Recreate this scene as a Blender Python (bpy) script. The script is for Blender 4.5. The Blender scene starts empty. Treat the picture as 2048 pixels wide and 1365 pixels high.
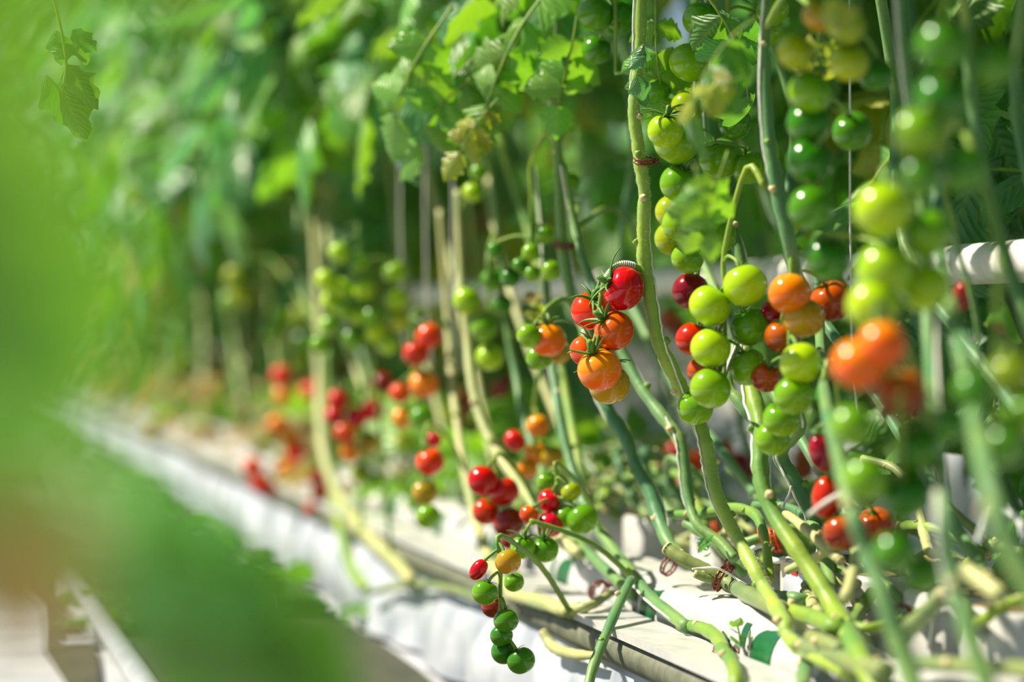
import bpy, math, random
from mathutils import Vector, Matrix, Euler
random.seed(11)
R = random.random
def U(a, b): return a + (b - a) * R()
C = bpy.context.scene.collection
S = bpy.context.scene

# ---------------------------------------------------------------- camera
F = 85 / 36 * 2048
CZ = 0.47
YAW = math.atan(1214 / F)
PIT = -math.atan(32.5 / F)
CAM = Vector((0, 0, CZ))
fwd = Vector((math.sin(YAW) * math.cos(PIT), math.cos(YAW) * math.cos(PIT), math.sin(PIT)))
right = Vector((math.cos(YAW), -math.sin(YAW), 0))
up = right.cross(fwd)
cd = bpy.data.cameras.new('camera'); cam = bpy.data.objects.new('camera', cd); C.objects.link(cam)
cd.lens = 85; cd.sensor_width = 36; cd.clip_start = 0.01; cd.clip_end = 200
cd.dof.use_dof = True; cd.dof.focus_distance = 2.40; cd.dof.aperture_fstop = 2.2
cam.matrix_world = Matrix((( right.x, up.x, -fwd.x, 0), (right.y, up.y, -fwd.y, 0), (right.z, up.z, -fwd.z, CZ), (0, 0, 0, 1)))
S.camera = cam
# ---------------------------------------------------------------- light
w = bpy.data.worlds.new('sky'); S.world = w; w.use_nodes = True
nt = w.node_tree; bg = nt.nodes['Background']
sky = nt.nodes.new('ShaderNodeTexSky'); sky.sky_type = 'NISHITA'; sky.sun_disc = False
sky.sun_elevation = math.radians(52); sky.sun_rotation = math.radians(-70); sky.air_density = 1.0; sky.dust_density = 1.0
nt.links.new(sky.outputs[0], bg.inputs[0]); bg.inputs[1].default_value = 0.070
sd = bpy.data.lights.new('sun', 'SUN'); sd.energy = 7.2; sd.color = (1.0, 0.90, 0.74); sd.angle = math.radians(1.0)
sun = bpy.data.objects.new('sun', sd); C.objects.link(sun)
SUN = (-0.60 * right + 0.74 * up + 0.08 * fwd).normalized()
sun.rotation_euler = SUN.to_track_quat('Z', 'Y').to_euler(); sun.location = (-3, 0, 5)
S.view_settings.view_transform = 'Standard'; S.view_settings.look = 'None'
S.view_settings.gamma = 1; S.view_settings.use_curve_mapping = False; S.view_settings.exposure = 0.3

# ---------------------------------------------------------------- projection helpers
def P(px, py, z): return CAM + z * (fwd + (px - 1024) / F * right + (682.5 - py) / F * up)
def zX(px, X): return X / (fwd.x + (px - 1024) / F * right.x)
def PX(px, py, X): return P(px, py, zX(px, X))
def proj(p):
    d = p - CAM; z = d.dot(fwd)
    return (1024 + F * d.dot(right) / z, 682.5 - F * d.dot(up) / z, z) if z > .02 else (-9e9, 0, z)

# ---------------------------------------------------------------- materials
def lin(h):
    c = [int(h[i:i + 2], 16) / 255 for i in (1, 3, 5)]
    return tuple(x / 12.92 if x <= .04045 else ((x + .055) / 1.055) ** 2.4 for x in c) + (1,)
def mat(name):
    m = bpy.data.materials.new(name); m.use_nodes = True
    return m, m.node_tree, m.node_tree.nodes['Principled BSDF']
def node(nt, t, **kw):
    n = nt.nodes.new(t)
    for k, v in kw.items(): setattr(n, k, v)
    return n
def mixc(nt, fac, a, b):
    n = node(nt, 'ShaderNodeMix', data_type='RGBA')
    for s, v in ((0, fac), (6, a), (7, b)):
        if hasattr(v, 'is_linked') or hasattr(v, 'links'): nt.links.new(v, n.inputs[s])
        else: n.inputs[s].default_value = v
    return n.outputs[2]
def noise(nt, scale, detail=3, coord='Object'):
    tc = node(nt, 'ShaderNodeTexCoord'); n = node(nt, 'ShaderNodeTexNoise')
    n.inputs['Scale'].default_value = scale; n.inputs['Detail'].default_value = detail
    nt.links.new(tc.outputs[coord], n.inputs['Vector']); return n.outputs['Fac']
def ramp(nt, fac, lo, hi):
    n = node(nt, 'ShaderNodeMapRange'); nt.links.new(fac, n.inputs[0])
    n.inputs[1].default_value = lo; n.inputs[2].default_value = hi; return n.outputs[0]
def bump(nt, fac, bs, strength, dist):
    n = node(nt, 'ShaderNodeBump'); n.inputs['Strength'].default_value = strength; n.inputs['Distance'].default_value = dist
    nt.links.new(fac, n.inputs['Height']); nt.links.new(n.outputs[0], bs.inputs['Normal'])
def plain(name, a, b=None, scale=20, rough=.5, metal=0, spec=.5, bmp=0):
    m, nt, bs = mat(name); f = noise(nt, scale)
    nt.links.new(mixc(nt, ramp(nt, f, .35, .68), lin(a), lin(b or a)), bs.inputs['Base Color'])
    bs.inputs['Roughness'].default_value = rough; bs.inputs['Metallic'].default_value = metal
    bs.inputs['Specular IOR Level'].default_value = spec
    if bmp: bump(nt, f, bs, .6, bmp)
    return m
def tomato_mat(name, top, bottom, rough=.16):
    m, nt, bs = mat(name)
    tc = node(nt, 'ShaderNodeTexCoord'); sp = node(nt, 'ShaderNodeSeparateXYZ'); nt.links.new(tc.outputs['Object'], sp.inputs[0])
    ad = node(nt, 'ShaderNodeMath', operation='ADD'); nt.links.new(sp.outputs[2], ad.inputs[0])
    nz = noise(nt, 2.2, 4); nt.links.new(nz, ad.inputs[1])
    col = mixc(nt, ramp(nt, ad.outputs[0], .0, 1.3), lin(bottom), lin(top))
    hs = node(nt, 'ShaderNodeHueSaturation'); oi = node(nt, 'ShaderNodeObjectInfo')
    nt.links.new(col, hs.inputs['Color'])
    h = node(nt, 'ShaderNodeMapRange'); nt.links.new(oi.outputs['Random'], h.inputs[0]); h.inputs[3].default_value = .49; h.inputs[4].default_value = .51
    nt.links.new(h.outputs[0], hs.inputs['Hue'])
    v = node(nt, 'ShaderNodeMapRange'); nt.links.new(oi.outputs['Random'], v.inputs[0]); v.inputs[3].default_value = 1.1; v.inputs[4].default_value = .88
    nt.links.new(v.outputs[0], hs.inputs['Value'])
    nt.links.new(hs.outputs[0], bs.inputs['Base Color'])
    bs.inputs['Roughness'].default_value = rough
    bs.inputs['Specular IOR Level'].default_value = .38; bs.inputs['Coat Weight'].default_value = .16; bs.inputs['Coat Roughness'].default_value = .05
    bs.inputs['Subsurface Weight'].default_value = .05; bs.inputs['Subsurface Radius'].default_value = (.3, .2, .05); bs.inputs['Subsurface Scale'].default_value = .15
    return m
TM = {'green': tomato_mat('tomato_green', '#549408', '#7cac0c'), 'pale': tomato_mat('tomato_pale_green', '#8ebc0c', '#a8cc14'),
      'deep': tomato_mat('tomato_deep_green', '#2f7408', '#4c8a0a'), 'yellow': tomato_mat('tomato_yellow', '#86a00a', '#a2b00c'),
      'olive': tomato_mat('tomato_turning', '#948a10', '#c08c12'), 'orange': tomato_mat('tomato_orange', '#ee980a', '#ec6c00'),
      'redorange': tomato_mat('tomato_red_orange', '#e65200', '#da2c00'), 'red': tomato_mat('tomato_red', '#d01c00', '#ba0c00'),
      'dark': tomato_mat('tomato_dark_red', '#980404', '#780305'), 'brown': tomato_mat('tomato_brown', '#b85604', '#882a02')}
def leaf_mat(name, a, b, tr, rough=.42):
    m, nt, bs = mat(name)
    uv = node(nt, 'ShaderNodeUVMap'); sp = node(nt, 'ShaderNodeSeparateXYZ'); nt.links.new(uv.outputs[0], sp.inputs[0])
    m1 = node(nt, 'ShaderNodeMath', operation='SUBTRACT'); nt.links.new(sp.outputs[0], m1.inputs[0]); m1.inputs[1].default_value = .5
    m2 = node(nt, 'ShaderNodeMath', operation='ABSOLUTE'); nt.links.new(m1.outputs[0], m2.inputs[0])
    m3 = node(nt, 'ShaderNodeMath', operation='MULTIPLY_ADD'); nt.links.new(m2.outputs[0], m3.inputs[0]); m3.inputs[1].default_value = -.55; nt.links.new(sp.outputs[1], m3.inputs[2])
    m4 = node(nt, 'ShaderNodeMath', operation='MULTIPLY'); nt.links.new(m3.outputs[0], m4.inputs[0]); m4.inputs[1].default_value = 56
    m5 = node(nt, 'ShaderNodeMath', operation='SINE'); nt.links.new(m4.outputs[0], m5.inputs[0])
    vein = ramp(nt, m5.outputs[0], .8, 1.0)
    mid = node(nt, 'ShaderNodeMapRange'); nt.links.new(m2.outputs[0], mid.inputs[0]); mid.inputs[1].default_value = .05; mid.inputs[2].default_value = .0
    mx = node(nt, 'ShaderNodeMath', operation='MAXIMUM'); nt.links.new(vein, mx.inputs[0]); nt.links.new(mid.outputs[0], mx.inputs[1])
    f = noise(nt, 30, 3)
    col = mixc(nt, ramp(nt, f, .3, .7), lin(a), lin(b))
    sc = node(nt, 'ShaderNodeMath', operation='MULTIPLY'); nt.links.new(mx.outputs[0], sc.inputs[0]); sc.inputs[1].default_value = .35
    col = mixc(nt, sc.outputs[0], col, lin('#b9cc62'))
    hs = node(nt, 'ShaderNodeHueSaturation'); oi = node(nt, 'ShaderNodeObjectInfo'); nt.links.new(col, hs.inputs['Color'])
    for s, lo, hi in (('Hue', .48, .52), ('Value', .75, 1.25)):
        h = node(nt, 'ShaderNodeMapRange'); nt.links.new(oi.outputs['Random'], h.inputs[0]); h.inputs[3].default_value = lo; h.inputs[4].default_value = hi
        nt.links.new(h.outputs[0], hs.inputs[s])
    nt.links.new(hs.outputs[0], bs.inputs['Base Color']); bs.inputs['Roughness'].default_value = rough
    bs.inputs['Specular IOR Level'].default_value = .8
    bs.inputs['Sheen Weight'].default_value = .28; bs.inputs['Sheen Roughness'].default_value = .4; bs.inputs['Sheen Tint'].default_value = (.72, .95, 1, 1)
    bump(nt, m5.outputs[0], bs, .5, .0012)
    tl = node(nt, 'ShaderNodeBsdfTranslucent')
    nt.links.new(mixc(nt, .6, hs.outputs[0], lin(tr)), tl.inputs['Color'])
    ms = node(nt, 'ShaderNodeMixShader'); ms.inputs[0].default_value = .42
    nt.links.new(bs.outputs[0], ms.inputs[1]); nt.links.new(tl.outputs[0], ms.inputs[2])
    nt.links.new(ms.outputs[0], nt.nodes['Material Output'].inputs['Surface'])
    return m
LM = {'green': leaf_mat('leaf_green', '#468a26', '#5a9e2c', '#7fbf10'), 'bright': leaf_mat('leaf_bright', '#5f9e24', '#74b22a', '#a4dc14'),
      'blue': leaf_mat('leaf_bluish', '#4a8e52', '#62a468', '#6fbf3a', .33), 'yellow': leaf_mat('leaf_yellow', '#88ac1c', '#b8a420', '#c0d818'),
      'dry': leaf_mat('leaf_dry', '#9c8248', '#b09a5c', '#b09c48', .7)}
def stem_mat(name, a, b, c):
    m, nt, bs = mat(name)
    f = noise(nt, 9, 3); g = noise(nt, 160, 2)
    col = mixc(nt, ramp(nt, f, .38, .62), lin(a), lin(b))
    s = node(nt, 'ShaderNodeMath', operation='MULTIPLY'); nt.links.new(ramp(nt, g, .55, .75), s.inputs[0]); s.inputs[1].default_value = .35
    nt.links.new(mixc(nt, s.outputs[0], col, lin(c)), bs.inputs['Base Color'])
    bs.inputs['Roughness'].default_value = .5; bs.inputs['Sheen Weight'].default_value = .12
    bs.inputs['Sheen Tint'].default_value = (.9, 1, .8, 1)
    bump(nt, g, bs, .4, .001); return m
M_stem = stem_mat('stem_green', '#8aa426', '#5f9034', '#5a6a2a')
M_stem2 = stem_mat('stem_teal', '#749848', '#488050', '#406434')
M_old = stem_mat('stem_old', '#82904a', '#607c4e', '#56562e')
M_main = stem_mat('stem_main', '#a0ba3a', '#82a444', '#6c7c34')
M_pale = stem_mat('stem_pale', '#b8b878', '#9aa868', '#7e7a4a')
M_calyx = plain('calyx', '#3c6a1c', '#5b8a2a', 300, .5)
M_cut = plain('cut_end', '#d8cfa4', '#b59a5c', 300, .7)
M_twine = plain('twine', '#f2f0e4', '#d8d8cc', 200, .6)
M_clip = plain('clip_brown', '#64200c', '#7c2c12', 60, .35)
M_clip2 = plain('clip_orange', '#d8500c', '#c8480c', 60, .35)
M_hook = plain('white_plastic', '#eef0ea', '#d9e4da', 40, .35)
M_film = plain('white_film', '#ccd2da', '#8e98a2', 9, .32, bmp=.012)
M_bag = plain('bag_film', '#d0cfca', '#b8bbba', 22, .3, bmp=.006)
M_pipe = plain('white_pipe', '#eceae4', '#dcdad4', 60, .4)
M_rail = plain('grey_rail', '#c2c6cc', '#a8acb2', 40, .35)
M_dark = plain('dark_edge', '#767b66', '#5a5f4c', 50, .6)
M_floor = plain('floor_sheet', '#c9ccd2', '#a9aeb4', 6, .6, bmp=.004)
M_strip = plain('strip_dark', '#4a4a38', '#2e3826', 12, .9)
M_pg = plain('print_green', '#1c6b38', '#174f2c', 30, .25)
M_pr = plain('print_red', '#c8202c', '#c8202c', 30, .4)
M_pk = plain('print_black', '#2a2a2e', '#2a2a2e', 30, .4)
M_pgr = plain('print_grey', '#8a8e94', '#8a8e94', 30, .4)
M_pl = plain('print_bright_green', '#2c8a2c', '#2c8a2c', 30, .4)
M_cream = plain('print_cream', '#e6d6bc', '#e6d6bc', 30, .5)

# ---------------------------------------------------------------- object helpers
LOC = {}
def link(name, me, parent=None, loc=None):
    o = bpy.data.objects.new(name, me); C.objects.link(o)
    if parent is not None: o.parent = parent
    return o
def mesh(name, V, Fc, mats, smooth=True, uv=None, midx=None):
    me = bpy.data.meshes.new(name); me.from_pydata([tuple(v) for v in V], [], Fc)
    for m in (mats if isinstance(mats, (list, tuple)) else [mats]): me.materials.append(m)
    if smooth: me.polygons.foreach_set('use_smooth', [True] * len(me.polygons))
    if midx: me.polygons.foreach_set('material_index', midx)
    if uv:
        l = me.uv_layers.new(name='UVMap'); vi = [0] * len(me.loops); me.loops.foreach_get('vertex_index', vi)
        l.data.foreach_set('uv', [c for i in vi for c in uv[i]])
    me.update(); return me
def mk(name, V, Fc, mats, parent=None, smooth=True, base=None):
    """one mesh object; world coordinates V, origin at the parent's place or at base"""
    b = LOC[parent.name] if parent is not None else (Vector(base) if base is not None else Vector(V[0]))
    o = link(name, mesh(name, [Vector(v) - b for v in V], Fc, mats, smooth), parent)
    if parent is None: o.location = b; LOC[o.name] = b.copy()
    return o
def tag(o, label, cat, group=None, kind=None):
    if label: o['label'] = label
    if cat: o['category'] = cat
    if group: o['group'] = group
    if kind: o['kind'] = kind
    return o
def thing(name, label, cat, loc, group=None):
    o = bpy.data.objects.new(name, None); C.objects.link(o); o.empty_display_size = .02
    o.location = loc; LOC[o.name] = Vector(loc); return tag(o, label, cat, group)
def cat_rom(pts, n):
    """smooth a list of tuples of floats/vectors"""
    out = []; m = len(pts)
    for i in range(m - 1):
        p0, p1, p2, p3 = pts[max(i - 1, 0)], pts[i], pts[i + 1], pts[min(i + 2, m - 1)]
        for k in range(n):
            t = k / n; t2 = t * t; t3 = t2 * t
            out.append(.5 * ((2 * p1) + (p2 - p0) * t + (2 * p0 - 5 * p1 + 4 * p2 - p3) * t2 + (3 * p1 - p0 - 3 * p2 + p3) * t3))
    out.append(pts[-1]); return out
def tube(pts, rad, n=8, caps=True, V=None, Fc=None, ridge=0):
    V = [] if V is None else V; Fc = [] if Fc is None else Fc
    m = len(pts); t = (pts[1] - pts[0]).normalized()
    a = t.orthogonal().normalized(); b0 = len(V)
    for i in range(m):
        t2 = (pts[min(i + 1, m - 1)] - pts[max(i - 1, 0)])
        t2 = t2.normalized() if t2.length > 1e-9 else t
        a = (a - t2 * a.dot(t2)); a = a.normalized() if a.length > 1e-6 else t2.orthogonal().normalized()
        bb = t2.cross(a); t = t2; r = rad[i] if isinstance(rad, (list, tuple)) else rad
        for k in range(n):
            an = 2 * math.pi * k / n; rr = r * (1 + ridge * math.cos(5 * an))
            V.append(pts[i] + a * (rr * math.cos(an)) + bb * (rr * math.sin(an)))
    for i in range(m - 1):
        for k in range(n):
            k2 = (k + 1) % n; q = b0 + i * n
            Fc.append((q + k, q + k2, q + n + k2, q + n + k))
    if caps:
        Fc.append(tuple(b0 + n - 1 - k for k in range(n))); Fc.append(tuple(b0 + (m - 1) * n + k for k in range(n)))
    return V, Fc
def box(c, d, V=None, Fc=None, mtx=None):
    V = [] if V is None else V; Fc = [] if Fc is None else Fc; b = len(V)
    for x in (-.5, .5):
        for y in (-.5, .5):
            for z in (-.5, .5):
                p = Vector((x * d[0], y * d[1], z * d[2])); V.append(Vector(c) + (mtx @ p if mtx else p))
    for f in ((0, 1, 3, 2), (4, 6, 7, 5), (0, 4, 5, 1), (2, 3, 7, 6), (0, 2, 6, 4), (1, 5, 7, 3)): Fc.append(tuple(b + i for i in f))
    return V, Fc
def blob(c, r, V, Fc, n=8, sq=1.0):
    b = len(V); m = 5
    for i in range(m + 1):
        th = math.pi * i / m
        for k in range(n):
            an = 2 * math.pi * k / n
            V.append(Vector(c) + Vector((r * math.sin(th) * math.cos(an), r * math.sin(th) * math.sin(an), r * sq * math.cos(th))))
    for i in range(m):
        for k in range(n):
            k2 = (k + 1) % n; Fc.append((b + i * n + k, b + i * n + n + k, b + i * n + n + k2, b + i * n + k2))

# ---------------------------------------------------------------- the setting
V, Fc = [], []
nx, ny = 24, 90
for j in range(ny + 1):
    y = -1 + 27 * (j / ny)
    for i in range(nx + 1):
        x = -1.4 + 7.4 * i / nx
        V.append((x, y, .006 * math.sin(9 * x + 2 * math.sin(3 * y)) * math.sin(5 * y + x) - .006))
for j in range(ny):
    for i in range(nx):
        q = j * (nx + 1) + i; Fc.append((q, q + 1, q + nx + 2, q + nx + 1))
fl = mk('floor', V, Fc, M_floor, base=(0, 0, 0)); fl['kind'] = 'structure'
# dark soil strip below the gutter, beside the rail
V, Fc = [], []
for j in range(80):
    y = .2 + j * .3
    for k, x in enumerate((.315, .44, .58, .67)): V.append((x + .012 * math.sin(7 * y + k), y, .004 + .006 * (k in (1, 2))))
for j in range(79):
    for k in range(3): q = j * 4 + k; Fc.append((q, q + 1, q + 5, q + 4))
so = mk('trim_1', V, Fc, M_strip, base=(.45, 0, 0)); so['kind'] = 'structure'

V, Fc = [], []  # dark olive strip over the floor sheet, on the aisle side of the rail
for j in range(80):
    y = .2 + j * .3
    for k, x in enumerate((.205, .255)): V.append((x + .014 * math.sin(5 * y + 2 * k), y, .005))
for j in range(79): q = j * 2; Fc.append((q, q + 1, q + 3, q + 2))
strip2 = mk('trim_2', V, Fc, M_strip, base=(.23, 0, 0)); strip2['kind'] = 'structure'
# greenhouse roof bars high above the rows
V, Fc = [], []
for x in (-1.4, 2.2, 5.9): box((x, 12, 4.6), (.10, 28, .16), V, Fc)
for k in range(13): box((2.25, -1.5 + 2.25 * k, 4.75), (7.4, .05, .05), V, Fc)
rf = mk('roof', V, Fc, M_pipe, None, False, base=(0, 0, 4.6)); rf['kind'] = 'structure'

# heating rail on the floor
rail = thing('pipe_rail', 'grey round pipe rail along the floor of the aisle', 'rail', (.275, .5, .0))
tube_pts = [Vector((.275, y, .045)) for y in (.5, 3, 6, 10, 15, 21)]
mk('pipe', *tube(tube_pts, .017, 14), M_rail, rail)
for y in [1.1 + 1.25 * i for i in range(15)]:
    V, Fc = box((.275, y, .004), (.10, .05, .008)); box((.275, y, .018), (.02, .03, .026), V, Fc); mk('bracket', V, Fc, M_rail, rail, False)

# growing gutter
gut = thing('growing_gutter', 'long white trough that carries the grow bags along the row', 'gutter', (.8, 1, 0))
GZ = CZ - .318
prof = [(.72, GZ), (.72, GZ - .03), (.77, GZ - .075), (.99, GZ - .075), (1.035, GZ - .03), (1.035, GZ), (1.02, GZ), (1.02, GZ - .012), (.735, GZ - .012), (.735, GZ)]
V, Fc = [], []
ys = [.9, 3, 6, 10, 15, 21]
for y in ys:
    for x, z in prof: V.append((x, y, z))
n = len(prof)
for j in range(len(ys) - 1):
    for k in range(n): Fc.append((j * n + k, j * n + (k + 1) % n, (j + 1) * n + (k + 1) % n, (j + 1) * n + k))
mk('trough', V, Fc, M_film, gut, False)
mk('front_lip', *tube([Vector((.717, y, GZ - .016)) for y in ys], .019, 12), M_dark, gut)
mk('top_flange', *box((.728, 10.9, GZ + .005), (.062, 20, .008)), M_bag, gut, False)
# the film skirt hanging from the lip to the floor
V, Fc = [], []
nj, nk = 500, 10
for j in range(nj + 1):
    y = .9 + 20 * j / nj
    for k in range(nk + 1):
        s = k / nk; z = (GZ - .028) * (1 - s) + .004
        x = .717 - .022 * s + s * (.012 * math.sin(13 * y + 2.2 * math.sin(4.1 * y)) + .006 * math.sin(37 * y + 3 * s)) - .02 * math.sin(math.pi * s) * (.5 + .5 * math.sin(5 * y))
        V.append((x, y, z))
for j in range(nj):
    for k in range(nk): q = j * (nk + 1) + k; Fc.append((q, q + 1, q + nk + 2, q + nk + 1))
mk('film_skirt', V, Fc, M_film, gut)
for y in [2.0 + 2.2 * i for i in range(8)]:
    V, Fc = box((.88, y, .04), (.03, .03, .08)); box((.88, y, .004), (.12, .12, .008), V, Fc); box((.88, y, GZ - .080), (.22, .03, .012), V, Fc)
    mk('support_foot', V, Fc, M_rail, gut, False)

# grow bags
def bag_pt(y0, L, s, a, ph, off=0):
    e = min(1, 6 * min(s, 1 - s)) ** .5 if 0 < s < 1 else .12
    cx = -math.cos(a); sx = math.copysign(abs(cx) ** .45, cx); sn = max(0, math.sin(a))
    hz = sn ** .62 * (.054 + .003 * math.sin(17 * s + ph)) * (.6 + .4 * e)
    wr = .0020 * math.sin(46 * s + 5 * math.sin(9 * s) + 2 * a + ph) * sn ** .5 + .0012 * math.sin(110 * s + 3 * a) if sn > 1e-6 else 0
    return (.815 + sx * (.048 * (.8 + .2 * e) + off) + wr * (sx < 0), y0 + s * L, GZ - .010 + hz + wr + off * .3)
def bag(y0, L, label, group=None):
    t = thing('grow_bag', label, 'grow bag', (.80, y0 + L / 2, GZ - .010), group)
    V, Fc = [], []; nj, nk = 90, 18
    ph = U(0, 6); t['_'] = ph
    for j in range(nj + 1):
        for k in range(nk + 1): V.append(bag_pt(y0, L, j / nj, math.pi * k / nk, ph))
    for j in range(nj):
        for k in range(nk): q = j * (nk + 1) + k; Fc.append((q, q + 1, q + nk + 2, q + nk + 1))
    Fc.append(tuple(range(nk, -1, -1))); Fc.append(tuple(nj * (nk + 1) + k for k in range(nk + 1)))
    Fc += [(j * (nk + 1) + nk, j * (nk + 1), (j + 1) * (nk + 1), (j + 1) * (nk + 1) + nk) for j in range(nj)]
    mk('film_sleeve', V, Fc, M_bag, t); del t['_']
    return t, ph
def strip(name, y0, ph, dy, w, a0, a1, m, parent, bow=0):
    V, Fc = [], []; nh, nw = 8, 6
    for k in range(nh + 1):
        a = a0 + (a1 - a0) * k / nh
        for i in range(nw + 1): V.append(bag_pt(y0, 1.0, dy + w * (i / nw) * (1 - bow * (k / nh) ** 2), a, ph, .0009))
    for k in range(nh):
        for i in range(nw): q = k * (nw + 1) + i; Fc.append((q, q + 1, q + nw + 2, q + nw + 1))
    return mk(name, V, Fc, m, parent)
bags = []
y = .95
i = 0
while y < 15:
    lab = {0: 'grow bag at the near end of the gutter, behind the near stems', 1: 'white grow bag with green blocks printed on its front, under the clipped stems', 2: 'white grow bag behind the stem that leans from the orange tomato'}.get(i)
    b, ph = bag(y, 1.0, lab or 'white grow bag in the blurred far part of the gutter', None if lab else 'grow bags along the blurred gutter')
    bags.append((b, y, ph)); y += 1.04; i += 1
for b, y0, ph in bags[:3]:
    for dy, wd, a0, a1, bw in ((.10, .05, .08, 1.05, .35), (.165, .014, .08, .9, 0), (.205, .03, .06, .35, 0), (.45, .05, .08, 1.05, .35), (.515, .014, .08, .9, 0), (.56, .03, .06, .35, 0), (.80, .05, .08, 1.05, .35), (.865, .014, .08, .9, 0)):
        strip('print_block', y0, ph, dy, wd, a0, a1, M_pg, b, bw)

# propagation blocks on the bags, with their printing
def text(body, size, loc, m, parent, name, mirror=1):
    cu = bpy.data.curves.new('t', 'FONT'); cu.body = body; cu.size = size; cu.extrude = .0002
    tmp = bpy.data.objects.new('t', cu); C.objects.link(tmp)
    me = bpy.data.meshes.new_from_object(tmp); bpy.data.objects.remove(tmp)
    me.transform(Matrix(((0, 0, -1, 0), (-1, 0, 0, 0), (0, 1, 0, 0), (0, 0, 0, 1))))
    me.materials.clear(); me.materials.append(m)
    o = link(name, me, parent); o.location = Vector(loc) - LOC[parent.name]; return o
BLOCK_Y = []
BZ = GZ + .040
def block(yc, label, group=None, tilt=0):
    BLOCK_Y.append(yc)
    t = thing('rockwool_block', label, 'grow block', (.93, yc, BZ), group)
    d = (.10, .10, .062); V, Fc = [], []
    # rounded box: 3 rings
    for (zz, s) in ((-.050, .96), (-.046, 1), (.032, 1), (.036, .97), (.038, .9)):
        for k in range(24):
            a = 2 * math.pi * k / 24; c, sn = math.cos(a), math.sin(a); q = (abs(c) ** 8 + abs(sn) ** 8) ** (-1 / 8)
            V.append((0.93 + .05 * s * c * q, yc + .05 * s * sn * q, BZ + zz))
    for i in range(4):
        for k in range(24): Fc.append((i * 24 + k, i * 24 + (k + 1) % 24, (i + 1) * 24 + (k + 1) % 24, (i + 1) * 24 + k))
    Fc.append(tuple(range(23, -1, -1)))
    mk('film_wrap', V, Fc, M_bag, t)
    V2 = [v for v in V[-24:]]; V2 = [(v[0], v[1], v[2] - .001) for v in V2] + [(.93, yc, BZ + .040)]
    mk('rockwool_top', V2, [(k, (k + 1) % 24, 24) for k in range(24)], plain('rockwool', '#7d6a3c', '#4c4a2a', 90, .9) if 'rockwool' not in bpy.data.materials else bpy.data.materials['rockwool'], t, False)
    return t
def panel(name, t, yc, z, wy, hz, m, off=.0008):
    x = .88 - off; return mk(name, [(x, yc - wy / 2, z - hz / 2), (x, yc + wy / 2, z - hz / 2), (x, yc + wy / 2, z + hz / 2), (x, yc - wy / 2, z + hz / 2)], [(0, 3, 2, 1)], m, t, False)
def y_at(px, X): return PX(px, 650, X).y
blk = block(y_at(1590, .88), 'white wrapped grow block with a red square and cream frame print')
yb = y_at(1592, .88)
panel('cream_frame', blk, yb, BZ + .017, .085, .033, M_cream); panel('grey_window', blk, yb + .004, BZ + .013, .06, .025, M_film, .0014); panel('red_square', blk, yb + .0, BZ + .027, .018, .009, M_pr, .002)
blk = block(y_at(1690, .88), 'white wrapped grow block with green print and small grey lettering')
yb = y_at(1690, .88)
panel('green_mark', blk, yb + .038, BZ + .030, .016, .007, M_pl); panel('green_mark', blk, yb - .005, BZ + .014, .006, .007, M_pl)
text('tandaa', .013, (.879, y_at(1726, .88) + .02, BZ + .004), M_pgr, blk, 'grey_lettering')
blk = block(y_at(1840, .88), "white wrapped grow block printed with a red triangle and green letters")
yb = y_at(1840, .88)
text('ar', .024, (.879, yb + .046, BZ + .006), M_pl, blk, 'green_lettering'); text('be', .016, (.879, yb - .012, BZ + .010), M_pk, blk, 'black_lettering')
xx = .879
mk('red_triangle', [(xx, yb + .006, BZ + .008), (xx, yb - .010, BZ + .008), (xx, yb - .002, BZ + .022)], [(0, 1, 2)], M_pr, blk, False)
blk = block(y_at(1955, .88), 'white wrapped grow block with a green dash and grey print at far right')
yb = y_at(1955, .88); panel('green_dash', blk, yb + .02, BZ + .030, .02, .004, M_pl); panel('grey_print', blk, yb - .01, BZ + .020, .03, .008, M_pgr); panel('green_mark', blk, yb + .01, BZ + .012, .02, .006, M_pl)
for px, lab in ((1400, 'white wrapped grow block with a small red dot print'), (1260, None), (1150, None), (1060, None), (980, None), (915, None), (860, None), (815, None), (775, None), (740, None), (710, None)):
    blk = block(y_at(px, .88), lab or 'blurred white grow block on the grow bags, left of the red dot block', None if lab else 'blurred grow blocks')
    if lab: panel('red_dot', blk, y_at(px, .88), BZ + .024, .014, .009, M_pr)

# white heating pipe behind the plants
hp = thing('heating_pipe', 'white heating pipe running level behind the tomato plants', 'pipe', (1.02, 1, CZ + .06))
mk('pipe', *tube([Vector((1.02, y, CZ + .060)) for y in (.8, 2, 3, 4, 4.85)], .0205, 16), M_pipe, hp)
for y in (2.75, 4.82):
    mk('hanger_clamp', *tube([Vector((1.02, y - .012, CZ + .06)), Vector((1.02, y + .012, CZ + .06))], .0235, 16), M_pipe, hp)

# ---------------------------------------------------------------- foliage library
def leaflet_geo(seed, curl=.25, lobes=3, fold=.25):
    rnd = random.Random(seed); rows = 11; V, Fc, uv = [], [], []
    for i in range(rows + 1):
        t = i / rows; wv = .34 * (math.sin(math.pi * min(1, t ** .72)) ** .8 if 0 < t < 1 else 0)
        wv *= 1 + .22 * math.sin(t * lobes * 2 * math.pi + seed) * (0 < t < .95)
        z0 = .10 * t - curl * t * t
        for k in range(5):
            s = (k - 2) / 2; w_ = wv * (1 + .10 * rnd.uniform(-1, 1))
            x = s * w_ * (1 - .05 * abs(s)); z = z0 - fold * abs(s) ** 1.5 * w_ * (1 if abs(s) < 1 else 1.35) + .025 * rnd.uniform(-1, 1) * (abs(s) == 1) + .02 * math.sin(t * 22 + 2 * abs(s)) * abs(s)
            yy = t + .05 * abs(s) * (1 - t) * wv * 3
            V.append(Vector((x, yy, z))); uv.append((.5 + .5 * s, t))
    for i in range(rows):
        for k in range(4): q = i * 5 + k; Fc.append((q, q + 1, q + 6, q + 5))
    return V, Fc, uv
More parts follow.
